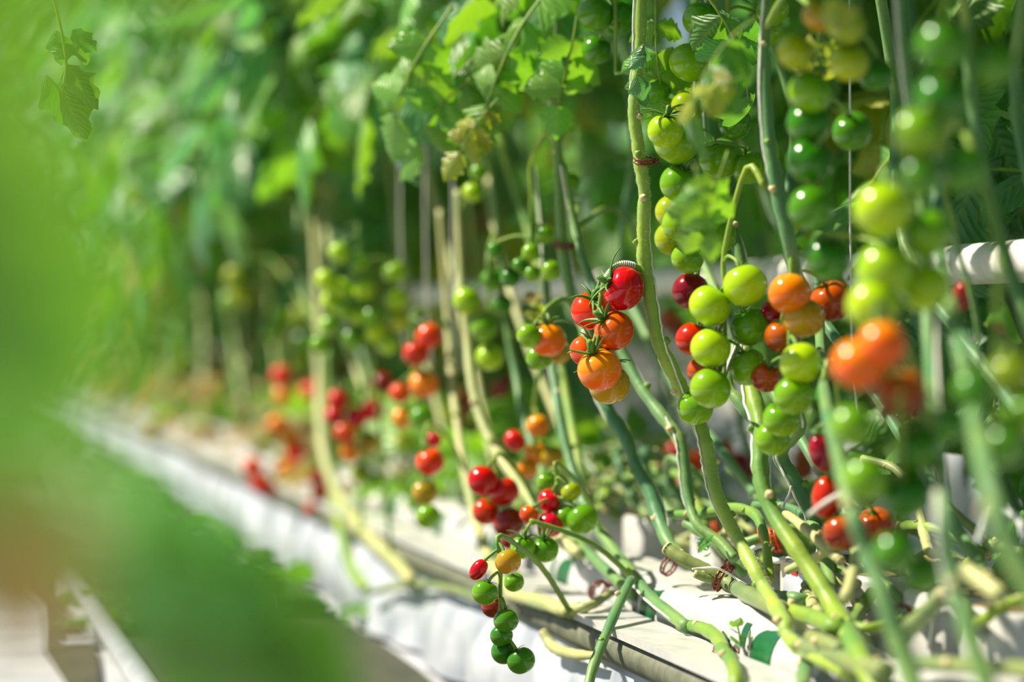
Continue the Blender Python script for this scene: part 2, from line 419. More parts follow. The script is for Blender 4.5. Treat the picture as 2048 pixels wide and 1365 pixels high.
LF = [leaflet_geo(i, c, l, f) for i, (c, l, f) in enumerate(((.22, 3, .3), (.4, 3, .45), (.1, 4, .2), (.55, 2, .5), (.3, 4, -.25)))]
LFM = [mesh('leaflet', v, f, LM['green'], True, u) for v, f, u in LF]
def leaf_layout(seed, droop=.5):
    """(rachis points, [(leaflet index, matrix)]) of a compound leaf of unit length"""
    r = random.Random(seed); pts = []
    for i in range(9):
        s = i / 8; pts.append(Vector((.04 * math.sin(3 * s + seed), s * (1 - .15 * droop * s), .22 * s - droop * s * s)))
    out = []
    def at(s):
        i = min(7, int(s * 8)); f = s * 8 - i; return pts[i].lerp(pts[i + 1], f), (pts[i + 1] - pts[i]).normalized()
    for s, L in ((.34, .36), (.58, .44), (.80, .38)):
        for sd in (-1, 1):
            p, t = at(s + r.uniform(-.03, .03)); pitch = math.asin(max(-1, min(1, t.z)))
            a = sd * r.uniform(50, 75)
            m = Matrix.Translation(p) @ Euler((pitch, 0, 0)).to_matrix().to_4x4() @ Matrix.Rotation(math.radians(-a), 4, 'Z') @ Matrix.Rotation(math.radians(r.uniform(-45, 0)), 4, 'X') @ Matrix.Rotation(math.radians(r.uniform(-25, 25)), 4, 'Y') @ Matrix.Scale(L * r.uniform(.85, 1.15), 4)
            out.append((r.randrange(5), m))
    p, t = at(.97); pitch = math.asin(max(-1, min(1, t.z)))
    out.append((r.randrange(4), Matrix.Translation(p) @ Euler((pitch - .2, 0, 0)).to_matrix().to_4x4() @ Matrix.Scale(.48, 4)))
    return pts, out
LAY = [leaf_layout(s, d) for s, d in ((1, .35), (2, .6), (3, .8), (4, .5), (5, .95), (6, .2))]
PET = []; WHOLE = []
for pts, lf in LAY:
    v, f = tube(pts, [.014 - .009 * i / 8 for i in range(9)], 5); PET.append(mesh('petiole', v, f, M_stem))
    v, f = list(v), list(f); mi = [1] * len(f); uv = [(0, 0)] * len(v)
    for k, m in lf:
        b = len(v); lv, lfc, lu = LF[k]; v += [m @ q for q in lv]; f += [tuple(b + i for i in q) for q in lfc]; uv += lu; mi += [0] * len(lfc)
    WHOLE.append((v, f, uv, mi))
WHM = [mesh('leaf', v, f, [LM['green'], M_stem], True, u, mi) for v, f, u, mi in WHOLE]
def setm(o, m):
    o.material_slots[0].link = 'OBJECT'; o.material_slots[0].material = m
def add_leaf(vine, M, kind, col, detailed):
    Lm = Matrix.Translation(-LOC[vine.name]) @ M
    if not detailed:
        o = link('leaf', WHM[kind], vine); o.matrix_local = Lm; setm(o, LM[col]); return o
    o = link('leaf', PET[kind], vine); o.matrix_local = Lm
    for k, m in LAY[kind][1]:
        c = link('leaflet', LFM[k], o); c.matrix_local = m; setm(c, LM[col])
    return o
def leaf_M(p, az, pitch, roll, size):
    return Matrix.Translation(p) @ Matrix.Rotation(az, 4, 'Z') @ Matrix.Rotation(pitch, 4, 'X') @ Matrix.Rotation(roll, 4, 'Y') @ Matrix.Scale(size, 4)

# ---------------------------------------------------------------- vines given point by point
VINES = {}
def clear(p, r):
    h = p.z - GZ
    if .70 - r < p.x < .77 and h < .012 + r: return False
    if .764 - r < p.x < .868 + r and h < .048 + r: return False
    if .87 - r < p.x < .99 + r and h < .084 + r and any(abs(p.y - y) < .052 + r for y in BLOCK_Y): return False
    return True
def vine(key, label, pts, mat_=None, nodes=(), hairs=False, group=None, name='tomato_vine', cat='tomato plant', extra=0):
    """pts: (px, py, width px, depth)"""
    w3 = []
    for a, b, c, z in pts:
        z0 = z
        while not clear(P(a, b, z), c / 2 * z / F * .8) and z > z0 - .4: z -= .01
        w3.append(P(a, b, z))
    rr = [Vector((c / 2 * z / F, 0, 0)) for a, b, c, z in pts]
    sp = cat_rom(w3, 6); sr = [v.x for v in cat_rom(rr, 6)]
    rnd = random.Random(hash(len(label)) + len(pts))
    sr = [r * (1 + .10 * rnd.uniform(-1, 1)) for r in sr]
    base = sp[-1]
    t = thing(name, label, cat, base, group)
    V, Fc = tube(sp, sr, 12, ridge=.03)
    st = mk('stem', V, Fc, mat_ or M_stem, t)
    # pruned nodes
    i = 5
    k = 0
    while i < len(sp) - 4:
        d = Vector((rnd.uniform(-1, 1), rnd.uniform(-1, 1), rnd.uniform(.1, .6))).normalized(); r = sr[i]
        v2, f2 = tube([sp[i] + d * r * .3, sp[i] + d * r * 1.2, sp[i] + d * r * 1.45 + Vector((0, 0, .001))], [r * .62, r * .55, r * .5], 8)
        mk('leaf_scar', v2, f2, M_stem if k % 2 else M_cut, t); i += rnd.randrange(7, 12); k += 1
    if hairs:
        v2, f2 = [], []
        for i in range(len(sp) - 1):
            for q in range(46):
                a = rnd.uniform(0, 6.283); s = rnd.random(); p = sp[i].lerp(sp[i + 1], s); tt = (sp[i + 1] - sp[i]).normalized()
                o1 = tt.orthogonal().normalized(); o2 = tt.cross(o1); d = o1 * math.cos(a) + o2 * math.sin(a)
                q0 = p + d * sr[i] * .98; L = rnd.uniform(.0006, .0022); b = len(v2)
                v2 += [q0 + tt * .00012, q0 - tt * .00012, q0 + d * L + tt * rnd.uniform(-.0006, .0006)]; f2.append((b, b + 1, b + 2))
        h = mk('stem_hairs', v2, f2, M_twine, t, False); h['kind'] = 'stuff'
    VINES[key] = (t, sp, sr); return t
Z0 = 2.40
vine('main', 'sharp thick green tomato stem with fine hairs rising through the middle',
     [(1281, -60, 26, Z0), (1281, 60, 25, Z0), (1277, 130, 22, Z0), (1271, 180, 22, Z0), (1268, 230, 24, Z0), (1275, 280, 26, Z0), (1281, 330, 26, Z0), (1289, 385, 25, Z0), (1287, 440, 25, Z0), (1286, 500, 26, Z0), (1293, 560, 27, Z0), (1304, 620, 27, Z0), (1318, 685, 28, Z0), (1344, 740, 31, Z0), (1372, 795, 30, Z0), (1394, 840, 30, Z0), (1410, 885, 30, Z0 - .01), (1420, 930, 28, Z0 - .01), (1432, 985, 26, Z0 - .02), (1455, 1040, 28, Z0 - .03), (1482, 1090, 27, Z0 - .05), (1510, 1140, 30, Z0 - .08), (1536, 1190, 30, Z0 - .11), (1566, 1240, 30, Z0 - .14), (1580, 1280, 28, Z0 - .16), (1630, 1312, 32, Z0 - .17), (1700, 1345, 34, Z0 - .18)], M_main, hairs=True)
vine('mid', 'soft green stem with a brown clip, behind the sharp red truss',
     [(1108, -60, 18, 2.78), (1112, 90, 18, 2.78), (1111, 180, 22, 2.78), (1113, 240, 22, 2.78), (1117, 330, 20, 2.78), (1121, 430, 20, 2.77), (1127, 510, 22, 2.76), (1142, 580, 24, 2.75), (1165, 645, 26, 2.73), (1190, 730, 26, 2.70), (1214, 815, 28, 2.68), (1252, 880, 26, 2.66), (1270, 930, 24, 2.64), (1300, 985, 30, 2.62), (1318, 1040, 30, 2.60), (1340, 1090, 26, 2.56), (1380, 1130, 24, 2.52)], M_stem2)
vine('second', 'pale stem crossing behind the lowest tomato of the sharp red truss',
     [(1128, 330, 12, 2.72), (1148, 440, 14, 2.72), (1166, 520, 16, 2.70), (1200, 600, 18, 2.68), (1242, 700, 22, 2.66), (1285, 780, 24, 2.63), (1328, 838, 26, 2.60), (1358, 880, 24, 2.58), (1370, 930, 22, 2.57), (1378, 1000, 20, 2.56), (1395, 1050, 20, 2.54), (1440, 1085, 22, 2.52), (1470, 1120, 22, 2.50)], M_stem2)
vine('teal', 'bluish green stem left of the hanging red truss, bending down to the right',
     [(1065, 330, 12, 2.98), (1085, 480, 14, 2.96), (1095, 600, 15, 2.94), (1108, 740, 17, 2.92), (1118, 830, 19, 2.88), (1142, 930, 21, 2.84), (1164, 1000, 23, 2.80), (1205, 1070, 24, 2.74), (1250, 1130, 24, 2.68), (1300, 1195, 24, 2.60), (1375, 1255, 24, 2.5)], M_stem2)
vine('thin', 'thin green stem behind the single orange tomato',
     [(985, 360, 10, 3.25), (1000, 500, 11, 3.23), (1012, 640, 13, 3.2), (1030, 740, 15, 3.18), (1048, 840, 16, 3.12), (1080, 930, 18, 3.05), (1110, 1020, 18, 2.95), (1150, 1080, 20, 2.85), (1190, 1120, 22, 2.78), (1265, 1190, 24, 2.68)], M_stem2)
vine('beige', 'pale beige stem leaning over the bright red truss at lower centre',
     [(915, 380, 14, 3.2), (922, 540, 15, 3.18), (932, 660, 17, 3.15), (944, 770, 19, 3.1), (966, 850, 20, 3.06), (998, 910, 22, 3.02), (1035, 965, 24, 2.96), (1068, 1010, 24, 2.9), (1100, 1060, 24, 2.84), (1160, 1110, 24, 2.76)], M_pale)
vine('lean', 'pale green stem running down beside the small red and brown tomatoes',
     [(880, 420, 12, 3.4), (892, 600, 13, 3.38), (904, 760, 15, 3.3), (922, 900, 17, 3.2), (944, 1010, 19, 3.1), (968, 1090, 22, 3.0), (1000, 1155, 24, 2.9), (1030, 1190, 24, 2.84), (1075, 1200, 24, 2.8), (1140, 1225, 26, 2.72)], M_pale)
vine('leftpale', 'blurred pale stem beside the red tomatoes at left, bending at its foot',
     [(628, 420, 17, 4.5), (640, 640, 18, 4.4), (640, 800, 20, 4.3), (648, 900, 24, 4.2), (672, 980, 26, 4.1), (715, 1050, 27, 3.95), (758, 1095, 26, 3.85), (795, 1130, 26, 3.75), (825, 1165, 24, 3.65)], M_pale)
vine('leftgreen', 'blurred light green stem splitting off low at left',
     [(655, 700, 14, 4.3), (660, 860, 15, 4.25), (668, 1000, 18, 4.15), (684, 1070, 22, 4.05), (705, 1140, 24, 3.95), (735, 1180, 22, 3.85)], M_stem)
vine('arch', 'dark bluish stem right of the green truss, in front of the white pipe',
     [(1535, -60, 18, 2.2), (1530, 120, 20, 2.2), (1536, 240, 22, 2.2), (1546, 330, 26, 2.2), (1560, 410, 30, 2.2), (1580, 490, 30, 2.2), (1590, 560, 26, 2.22), (1585, 680, 26, 2.26), (1560, 760, 24, 2.3), (1600, 850, 26, 2.34), (1560, 905, 30, 2.40), (1590, 962, 30, 2.40), (1625, 1030, 28, 2.40), (1655, 1100, 26, 2.40), (1690, 1160, 26, 2.38)], M_stem2)
vine('clip2', 'teal stem with a brown clip and white twine behind the pale green truss',
     [(1405, -60, 16, 2.56), (1408, 120, 17, 2.56), (1420, 260, 20, 2.56), (1436, 350, 22, 2.55), (1456, 430, 26, 2.54), (1480, 520, 24, 2.52), (1490, 620, 24, 2.5), (1455, 760, 24, 2.46), (1480, 805, 28, 2.44), (1512, 850, 26, 2.43), (1524, 920, 24, 2.42), (1530, 1000, 24, 2.42), (1560, 1060, 24, 2.44)], M_stem2)
vine('lowright', 'bright green stem slanting down across the grow blocks at lower right',
     [(1490, 690, 24, 2.36), (1503, 780, 34, 2.33), (1522, 860, 32, 2.30), (1520, 950, 32, 2.28), (1545, 1025, 34, 2.26), (1590, 1095, 36, 2.23), (1640, 1170, 38, 2.2), (1680, 1240, 40, 2.17), (1718, 1310, 40, 2.13), (1760, 1400, 40, 2.1)], M_stem)
vine('front1', 'out of focus green stem in front of the dark red plum tomatoes',
     [(1638, 540, 20, 2.36), (1640, 680, 20, 2.32), (1652, 810, 24, 2.02), (1680, 930, 30, 1.80), (1705, 1030, 32, 1.74), (1735, 1110, 36, 1.73), (1768, 1200, 40, 1.71), (1800, 1290, 44, 1.70), (1835, 1400, 46, 1.68)], M_stem2)
vine('front2', 'out of focus bluish stem running down left of the right edge foliage',
     [(1800, -60, 18, 1.92), (1812, 120, 18, 1.92), (1835, 300, 20, 1.92), (1850, 500, 22, 1.9), (1858, 700, 24, 1.84), (1872, 880, 30, 1.7), (1888, 1030, 34, 1.63), (1908, 1150, 36, 1.62), (1940, 1270, 40, 1.6), (1985, 1400, 42, 1.58)], M_stem2)
vine('front3', 'blurred yellow green stem slanting to the lower right corner',
     [(1868, 300, 22, 1.95), (1884, 520, 26, 1.88), (1918, 690, 32, 1.7), (1952, 850, 38, 1.56), (1980, 980, 42, 1.48), (2030, 1120, 44, 1.46), (2110, 1260, 44, 1.44)], M_stem2)
vine('front4', 'blurred dark stem at the right edge in front of the white pipe',
     [(1925, -60, 22, 1.95), (1945, 200, 24, 1.95), (1975, 380, 26, 1.94), (2015, 520, 28, 1.92), (2060, 660, 30, 1.9), (2120, 820, 32, 1.9)], M_stem2)
vine('thinright', 'thin dark stalk crossing in front of the white pipe at right',
     [(1885, 400, 8, 2.0), (1912, 490, 10, 2.0), (1940, 580, 12, 2.0), (1955, 660, 10, 2.0), (1962, 760, 8, 2.0)], M_stem2)

# ---------------------------------------------------------------- laid stems along the gutter
def laid(label, pts, m=None, group=None, cut=True):
    t = vine('x', label, pts, m or M_old, group=group, name='laid_stem', cat='stem')
    if cut:
        _, sp, sr = VINES['x']; d = (sp[0] - sp[1]).normalized()
        v, f = tube([sp[0] - d * .001, sp[0] + d * .0015], [sr[0] * 1.02, sr[0] * .9], 10); mk('cut_end', v, f, M_cut, t)
    return t
laid('sharp grey green laid stem held by the brown clip, cut at its upper end', [(1334, 1098, 26, 2.46), (1365, 1118, 28, 2.45), (1420, 1147, 30, 2.44), (1470, 1175, 34, 2.42), (1520, 1202, 36, 2.41), (1565, 1222, 34, 2.40)])
laid('short forked stub lying under the brown clip', [(1391, 1148, 18, 2.42), (1412, 1156, 20, 2.42), (1440, 1166, 20, 2.42)])
laid('dark teal laid stem meeting the pale cut stub', [(1520, 1185, 24, 2.47), (1560, 1195, 26, 2.46), (1605, 1202, 26, 2.45), (1650, 1222, 26, 2.44)], M_stem2)
laid('ridged yellow green laid stem passing beneath the pale cut stub', [(1540, 1208, 24, 2.36), (1590, 1226, 30, 2.36), (1630, 1238, 32, 2.36), (1680, 1262, 32, 2.36), (1740, 1290, 30, 2.36)], M_stem)
laid('blurred grey green laid stem with a round knob at its left end', [(1592, 1292, 34, 2.12), (1622, 1300, 36, 2.12), (1662, 1312, 38, 2.12), (1710, 1328, 38, 2.12), (1770, 1345, 40, 2.12)])
laid('short furry twin stub beside the white film scrap', [(1622, 1276, 26, 2.32), (1650, 1286, 28, 2.32), (1682, 1302, 28, 2.33)])
laid('pale cream cut stub standing among the laid stems', [(1611, 1186, 22, 2.36), (1622, 1205, 20, 2.36), (1640, 1230, 22, 2.38)], M_pale)
laid('olive cut stub slanting across the grey lettering', [(1745, 1185, 24, 2.28), (1722, 1215, 26, 2.3), (1700, 1248, 26, 2.32), (1688, 1275, 24, 2.34)], M_stem)
laid('olive stub with a strand of twine over it', [(1712, 1160, 26, 2.4), (1690, 1180, 26, 2.4), (1660, 1196, 24, 2.4)], M_stem)
laid('dark thick stub slanting in front of the red triangle block', [(1885, 1190, 34, 1.95), (1850, 1230, 38, 1.96), (1815, 1262, 38, 1.98), (1790, 1295, 34, 2.0)])
laid('pale laid stem behind the slanting stem, at the orange clips', [(1480, 1090, 20, 2.56), (1530, 1074, 22, 2.55), (1590, 1058, 22, 2.55), (1650, 1062, 22, 2.55), (1710, 1060, 20, 2.55)], M_stem)
laid('teal laid stem curving down to the brown clip', [(1372, 1048, 18, 2.60), (1400, 1064, 22, 2.58), (1438, 1090, 24, 2.56), (1466, 1122, 24, 2.54), (1490, 1150, 22, 2.53)], M_stem2)
laid('clipped laid stem at the bottom, under a small seedling', [(1440, 1295, 24, 2.3), (1462, 1322, 26, 2.28), (1472, 1362, 26, 2.26), (1474, 1420, 26, 2.24)], M_stem)
laid('yellow green bent stub at the left of the seedling', [(1360, 1250, 20, 2.5), (1400, 1256, 24, 2.48), (1430, 1272, 26, 2.46), (1450, 1300, 22, 2.42)], M_stem)
laid('blurred dark stem hanging down over the gutter lip', [(1262, 1160, 18, 2.55), (1240, 1205, 20, 2.5), (1212, 1270, 20, 2.44), (1185, 1340, 22, 2.4), (1172, 1400, 22, 2.38)], M_stem2)
laid('blurred pale stem lying on the gutter lip', [(1020, 1190, 24, 2.84), (1075, 1205, 26, 2.8), (1130, 1222, 24, 2.76), (1180, 1212, 18, 2.74), (1225, 1185, 16, 2.72)], M_pale)
laid('blurred yellowish stem end on the gutter lip', [(1086, 1266, 20, 2.68), (1108, 1296, 24, 2.66), (1150, 1310, 22, 2.62), (1190, 1312, 16, 2.6)], M_pale)
laid('thin drooping stem lying in front of the film skirt at left', [(735, 1188, 12, 3.65), (800, 1172, 14, 3.6), (870, 1172, 14, 3.5), (950, 1195, 16, 3.35), (1010, 1225, 16, 3.2)], M_old)
laid('dark green stub standing below the dry brown leaf', [(1622, 1300, 26, 2.3), (1612, 1335, 28, 2.29), (1602, 1380, 26, 2.28)], M_stem2)
laid('laid stem along the gutter edge at the bottom right', [(1830, 1325, 30, 1.9), (1920, 1332, 32, 1.84), (2020, 1338, 34, 1.76), (2110, 1345, 34, 1.7)])
laid('brown green stem bundle behind the right edge stems', [(1930, 1140, 34, 1.9), (1965, 1165, 38, 1.88), (2005, 1195, 36, 1.86)], M_pale)
TOPZ = GZ + .050
random.seed(5)
LAID = []
for i in range(90):
    near = i < 66
    x = U(.79, 1.0) if i < 45 else U(.96, 1.16); y = (U(1.95, 3.6) if near else U(3.2, 8)); L = U(.12, .36) if near else U(.4, .9); z = TOPZ + (U(.0, .07) if near else U(.0, .10)); dx = U(-.06, .06)
    pts = []
    for k in range(6):
        s = k / 5; pts.append(Vector((x + dx * (s - .5) + .025 * math.sin(4 * s + i), y + L * (s - .5), z + .022 * math.sin(5 * s + 2 * i) + .05 * s * (i % 3 == 0))))
    if i % 2: pts.reverse()
    pr = [proj(p) for p in pts]
    m_ = random.choice((M_old, M_pale, M_stem, M_stem2))
    t_ = laid('tangled laid stem among the old stems on the blurred gutter', [(a, b, 2 * F / c * U(.0042, .0060), c) for a, b, c in pr], m_, group='old stems lying along the gutter', cut=i % 2 == 0)
    LAID.append((t_, m_.name, sum(a for a, b, c in pr) / 6, sum(b for a, b, c in pr) / 6))
# tell the laid stems apart: colour, then the upright stem they lie beside, then their height there
ANCH = {'main': 'hairy stem', 'mid': 'soft clipped stem', 'second': 'pale crossing stem', 'teal': 'bluish green stem', 'thin': 'thin green stem', 'beige': 'beige stem', 'leftpale': 'blurred pale left stem', 'arch': 'dark bluish stem', 'lowright': 'bright slanting stem', 'front1': 'out of focus stem', 'front2': 'blurred bluish stem', 'front3': 'lower right corner stem'}
combos = {}
for t_, mn, px, py in LAID:
    def gap(k):
        a, b, z = min((proj(q) for q in VINES[k][1]), key=lambda q: abs(q[1] - py)); return px - a
    k = min(ANCH, key=lambda k: abs(gap(k)))
    side = 'left' if gap(k) < 0 else 'right'
    combos.setdefault((mn, side, k), []).append((py, t_))
SC = {'stem_old': 'grey green', 'stem_pale': 'pale', 'stem_green': 'yellow green', 'stem_teal': 'bluish green'}
RK = ['topmost', 'second highest', 'third highest', 'fourth highest', 'fifth highest', 'sixth highest', 'seventh highest', 'eighth highest', 'ninth highest', 'tenth highest']
for (mn, side, k), L_ in combos.items():
    L_.sort(key=lambda q: q[0])
    for r_, (py, t_) in enumerate(L_):
        t_['label'] = (RK[r_] + ' ' if len(L_) > 1 else '') + f'{SC[mn]} laid stem just {side} of the {ANCH[k]}'

# ---------------------------------------------------------------- tomatoes
def tomato_geo(asp, dimple, dw=.36):
    V, Fc = [], []; nt_, na = 20, 28
    for i in range(nt_ + 1):
        th = math.pi * i / nt_
        for k in range(na):
            a = 2 * math.pi * k / na
            r = math.sin(th) ** .92 * (1 + .014 * math.cos(5 * a) * max(0, math.cos(th)) + .01 * math.cos(2 * a + 1))
            z = asp * math.cos(th) - dimple * math.exp(-(th / dw) ** 2) + .03 * math.exp(-((math.pi - th) / .25) ** 2)
            V.append((r * math.cos(a), r * math.sin(a), z))
    for i in range(nt_):
        for k in range(na): k2 = (k + 1) % na; Fc.append((i * na + k, (i + 1) * na + k, (i + 1) * na + k2, i * na + k2))
    return V, Fc
TG = {'round': tomato_geo(.93, .17), 'tall': tomato_geo(1.02, .10), 'plum': tomato_geo(1.5, .08), 'kidney': tomato_geo(.92, .34, .46)}
TMESH = {}
def tmesh(shape, col):
    if (shape, col) not in TMESH: TMESH[shape, col] = mesh('tomato', *TG[shape], TM[col])
    return TMESH[shape, col]
def calyx_geo(seed, spread):
    r = random.Random(seed); V, Fc = [], []
    for s in range(6):
        a = 2 * math.pi * s / 6 + r.uniform(-.3, .3); L = r.uniform(.65, 1.15); d = Vector((math.cos(a), math.sin(a), 0)); side = Vector((-d.y, d.x, 0)); tw = r.uniform(-.25, .25)
        b = len(V); lift = r.uniform(.2, 1.0) * spread
        for i in range(6):
            t = i / 5; p = d * (.06 + L * t * (1 - .25 * t * spread)) + side * (tw * t * t) + Vector((0, 0, .04 + .55 * lift * t ** 1.4 + .12 * math.sin(3 * t)))
            wd = .085 * (1 - t) ** .7 + .010
            V += [p + side * wd, p + Vector((0, 0, .05 * (1 - t) + .012)), p - side * wd, p - Vector((0, 0, .02))]
        for i in range(5):
            for k in range(4): Fc.append((b + i * 4 + k, b + i * 4 + (k + 1) % 4, b + i * 4 + 4 + (k + 1) % 4, b + i * 4 + 4 + k))
    tube([Vector((0, 0, 0)), Vector((0, 0, .2)), Vector((.03, 0, .42))], [.12, .10, .085], 6, True, V, Fc)
    return V, Fc
CALM = [mesh('calyx', *calyx_geo(s, sp), M_calyx) for s, sp in ((1, .9), (2, .5), (3, 1.3), (4, .2))]
ORD = ['topmost', 'second', 'third', 'fourth', 'fifth', 'sixth', 'seventh', 'eighth', 'ninth', 'tenth', 'eleventh', 'twelfth', 'thirteenth', 'fourteenth', 'fifteenth', 'sixteenth', 'seventeenth', 'eighteenth']
CN = {'green': 'green', 'pale': 'pale green', 'deep': 'deep green', 'yellow': 'yellow green', 'olive': 'olive yellow', 'orange': 'orange', 'redorange': 'red orange', 'red': 'red', 'dark': 'dark red', 'brown': 'brownish orange'}
def truss(desc, items, depth, vkey=None, att=None, stalk=True, path=None):
    """items: (px, py, d, colour[, shape[, axis(dx,dy,toward camera)[, dz]]])"""
    its = sorted(items, key=lambda q: q[1]); cs = []
    mean = sum((P(q[0], q[1], depth) for q in its), Vector()) / len(its)
    for i, q in enumerate(its):
        px, py, d, col = q[:4]; shape = q[4] if len(q) > 4 and q[4] else 'round'
        dz = q[6] if len(q) > 6 else ((i * 37) % 5 - 2) * .006
        z = depth + dz; c = P(px, py, z); rad = d / 2 * z / F * (.78 if shape == 'plum' else 1.02)
        ax = q[5] if len(q) > 5 and q[5] else None
        if ax: axis = right * ax[0] - up * ax[1] - fwd * ax[2]
        else:
            h = (mean - c); h.z = 0
            axis = Vector((0, 0, 1)) + (h.normalized() * .55 if h.length > 1e-4 else Vector()) + Vector((U(-.2, .2), U(-.2, .2), 0))
        axis.normalize()
        o = link('tomato', tmesh(shape, col)); o.location = c; o.scale = (rad,) * 3
        o.rotation_mode = 'QUATERNION'; o.rotation_quaternion = axis.to_track_quat('Z', 'Y') @ Euler((0, 0, U(0, 6))).to_quaternion()
        rank = ORD[i] if i == 0 else ('lowest' if i == len(its) - 1 else ORD[i] + ' down')
        if len(its) == 1: lab = f'{CN[col]} tomato, {desc}'
        else: lab = f'{CN[col]} tomato, {rank} in the {desc}'
        tag(o, lab, 'tomato', 'tomatoes of the ' + desc if len(its) > 1 else None)
        asp = {'round': .93 - .17, 'tall': .92, 'plum': 1.42, 'kidney': .60}[shape]
        k = link('calyx', CALM[(i + len(desc)) % 4], o); k.location = (0, 0, asp); k.scale = (1.6,) * 3 if ax else (.70,) * 3
        cs.append((c, axis, rad, asp))
    if stalk and vkey:
        t, sp, sr = VINES[vkey]
        tips = [c + a * r * (s + .40) for c, a, r, s in cs]
        spine = [sum((t_.x for t_ in tips), 0) / len(tips)]
        mx = sum(tips, Vector()) / len(tips)
        top = max(tips, key=lambda q: q.z); low = min(tips, key=lambda q: q.z)
        A = P(*att) if att else min(sp, key=lambda q: (q - (top + Vector((0, 0, .03)))).length)
        pts = [A, A.lerp(Vector((mx.x, mx.y, max(A.z, top.z))), .45) + Vector((0, 0, .02))]
        nseg = max(2, len(tips) // 2)
        for k in range(nseg + 1):
            s = k / nseg; pts.append(Vector((mx.x, mx.y, top.z + .012 + (low.z - top.z) * s)))
        if path: pts = [P(*q) for q in path]
        sp2 = cat_rom(pts, 4); V, Fc = tube(sp2, [.0032 - .0014 * k / len(sp2) for k in range(len(sp2))], 7)
        for q, (c, a, r, s) in zip(tips, cs):
            n0 = min(sp2, key=lambda v: (v - q).length); mdl = n0.lerp(q, .5) + a * .006
            tube(cat_rom([n0, mdl, q, c + a * r * (s + .05)], 3), .0017, 6, True, V, Fc)
        mk('truss_stalk', V, Fc, M_stem, t)
    return cs
random.seed(3)
g = 'green'; pa = 'pale'; d_ = 'deep'; ye = 'yellow'; ol = 'olive'; og = 'orange'; ro = 'redorange'; rd = 'red'; dk = 'dark'; br = 'brown'
truss('sharp red truss beside the hairy stem', [(1246, 577, 88, rd, 'kidney', (-.90, -.38, .20), -.012), (1180, 622, 76, ro, None, (.15, -.6, .6), .03), (1209, 612, 60, rd, None, (.3, -.8, .2), .05), (1228, 662, 80, ro, None, (-.62, -.62, .35), -.01), (1170, 702, 62, ro, None, (.45, -.55, .6), .025), (1199, 740, 88, og, None, (-.38, -.9, .3), -.016), (1219, 770, 82, ol, None, (-.2, -.9, -.2), .022)], 2.40, 'main', (1284, 540, 2.40), path=[(1286, 541, 2.40), (1262, 533, 2.392), (1240, 532, 2.39), (1222, 544, 2.39), (1210, 566, 2.392), (1202, 592, 2.395), (1197, 625, 2.395), (1193, 660, 2.392), (1186, 690, 2.388)])
truss('pale green truss before the teal stem', [(1490, 571, 88, pa), (1420, 612, 84, pa), (1501, 654, 81, g), (1421, 697, 81, pa), (1497, 735, 77, g), (1421, 777, 82, g), (1390, 816, 72, g, None, None, .1)], 2.27, 'clip2', (1530, 376, 2.24))
truss('green truss right of the hairy stem', [(1331, 262, 72, pa, None, (.1, -.9, .3), -.03), (1352, 285, 90, g), (1360, 368, 80, g), (1345, 424, 70, ye, None, None, .03), (1363, 450, 78, g), (1345, 478, 72, ye, None, None, .02), (1434, 472, 76, g), (1375, 516, 66, g), (1440, 318, 84, g, None, None, .06), (1498, 335, 70, g, None, None, .05)], 2.47, 'clip2')
truss('dark truss hidden by pale green ones', [(1381, 583, 74, dk), (1386, 680, 70, rd), (1404, 742, 60, br)], 2.52, 'clip2')
truss('orange truss under dark bluish stem', [(1579, 588, 84, og), (1608, 637, 82, ol), (1566, 672, 74, br, None, None, .04), (1662, 602, 84, br, None, None, .06), (1548, 628, 60, dk, None, None, .08)], 2.20, 'arch')
truss('green truss below the orange pair', [(1602, 727, 84, pa), (1588, 791, 80, g), (1564, 838, 76, g, None, None, .04), (1532, 756, 60, br, None, None, .1), (1545, 878, 70, g, None, None, .06), (1668, 790, 76, d_, None, None, .02)], 2.16, 'arch')
truss('large blurred green truss at right', [(1765, 420, 112, pa), (1855, 468, 98, g), (1770, 542, 114, pa), (1850, 576, 100, pa), (1746, 612, 104, pa), (1655, 516, 90, d_, None, None, .25)], 1.74, 'front2')
truss('blurred orange truss at right', [(1716, 730, 104, og), (1764, 690, 94, og), (1802, 790, 104, br)], 1.66, 'front2')
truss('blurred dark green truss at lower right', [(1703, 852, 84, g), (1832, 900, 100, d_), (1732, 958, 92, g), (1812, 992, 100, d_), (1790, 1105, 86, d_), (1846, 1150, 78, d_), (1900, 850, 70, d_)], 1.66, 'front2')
truss('dark red plum pair at lower right', [(1643, 906, 66, dk, 'plum', (-.2, -.95, .1)), (1652, 995, 74, rd, 'plum', (.1, -.95, .1)), (1684, 1066, 76, br), (1752, 1052, 76, br, None, None, .1)], 2.12, 'front1')
truss('mixed truss at right edge', [(1925, 594, 56, dk, 'plum', None, .5), (2022, 745, 80, ye), (1945, 780, 78, d_), (2050, 830, 86, g), (2010, 890, 84, d_), (2050, 735, 60, ol, None, None, .1)], 1.55, 'front3')
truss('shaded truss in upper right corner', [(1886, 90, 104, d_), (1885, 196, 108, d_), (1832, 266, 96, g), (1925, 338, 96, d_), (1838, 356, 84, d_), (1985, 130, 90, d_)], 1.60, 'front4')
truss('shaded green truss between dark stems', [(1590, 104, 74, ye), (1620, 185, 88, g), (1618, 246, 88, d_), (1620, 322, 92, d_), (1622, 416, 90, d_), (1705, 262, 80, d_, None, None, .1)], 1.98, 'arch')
truss('yellowish truss high at right', [(1692, 50, 80, ye), (1697, 124, 80, ye), (1640, 30, 70, ol, None, None, .05), (1752, 150, 70, d_, None, None, .1)], 1.90, 'front2')
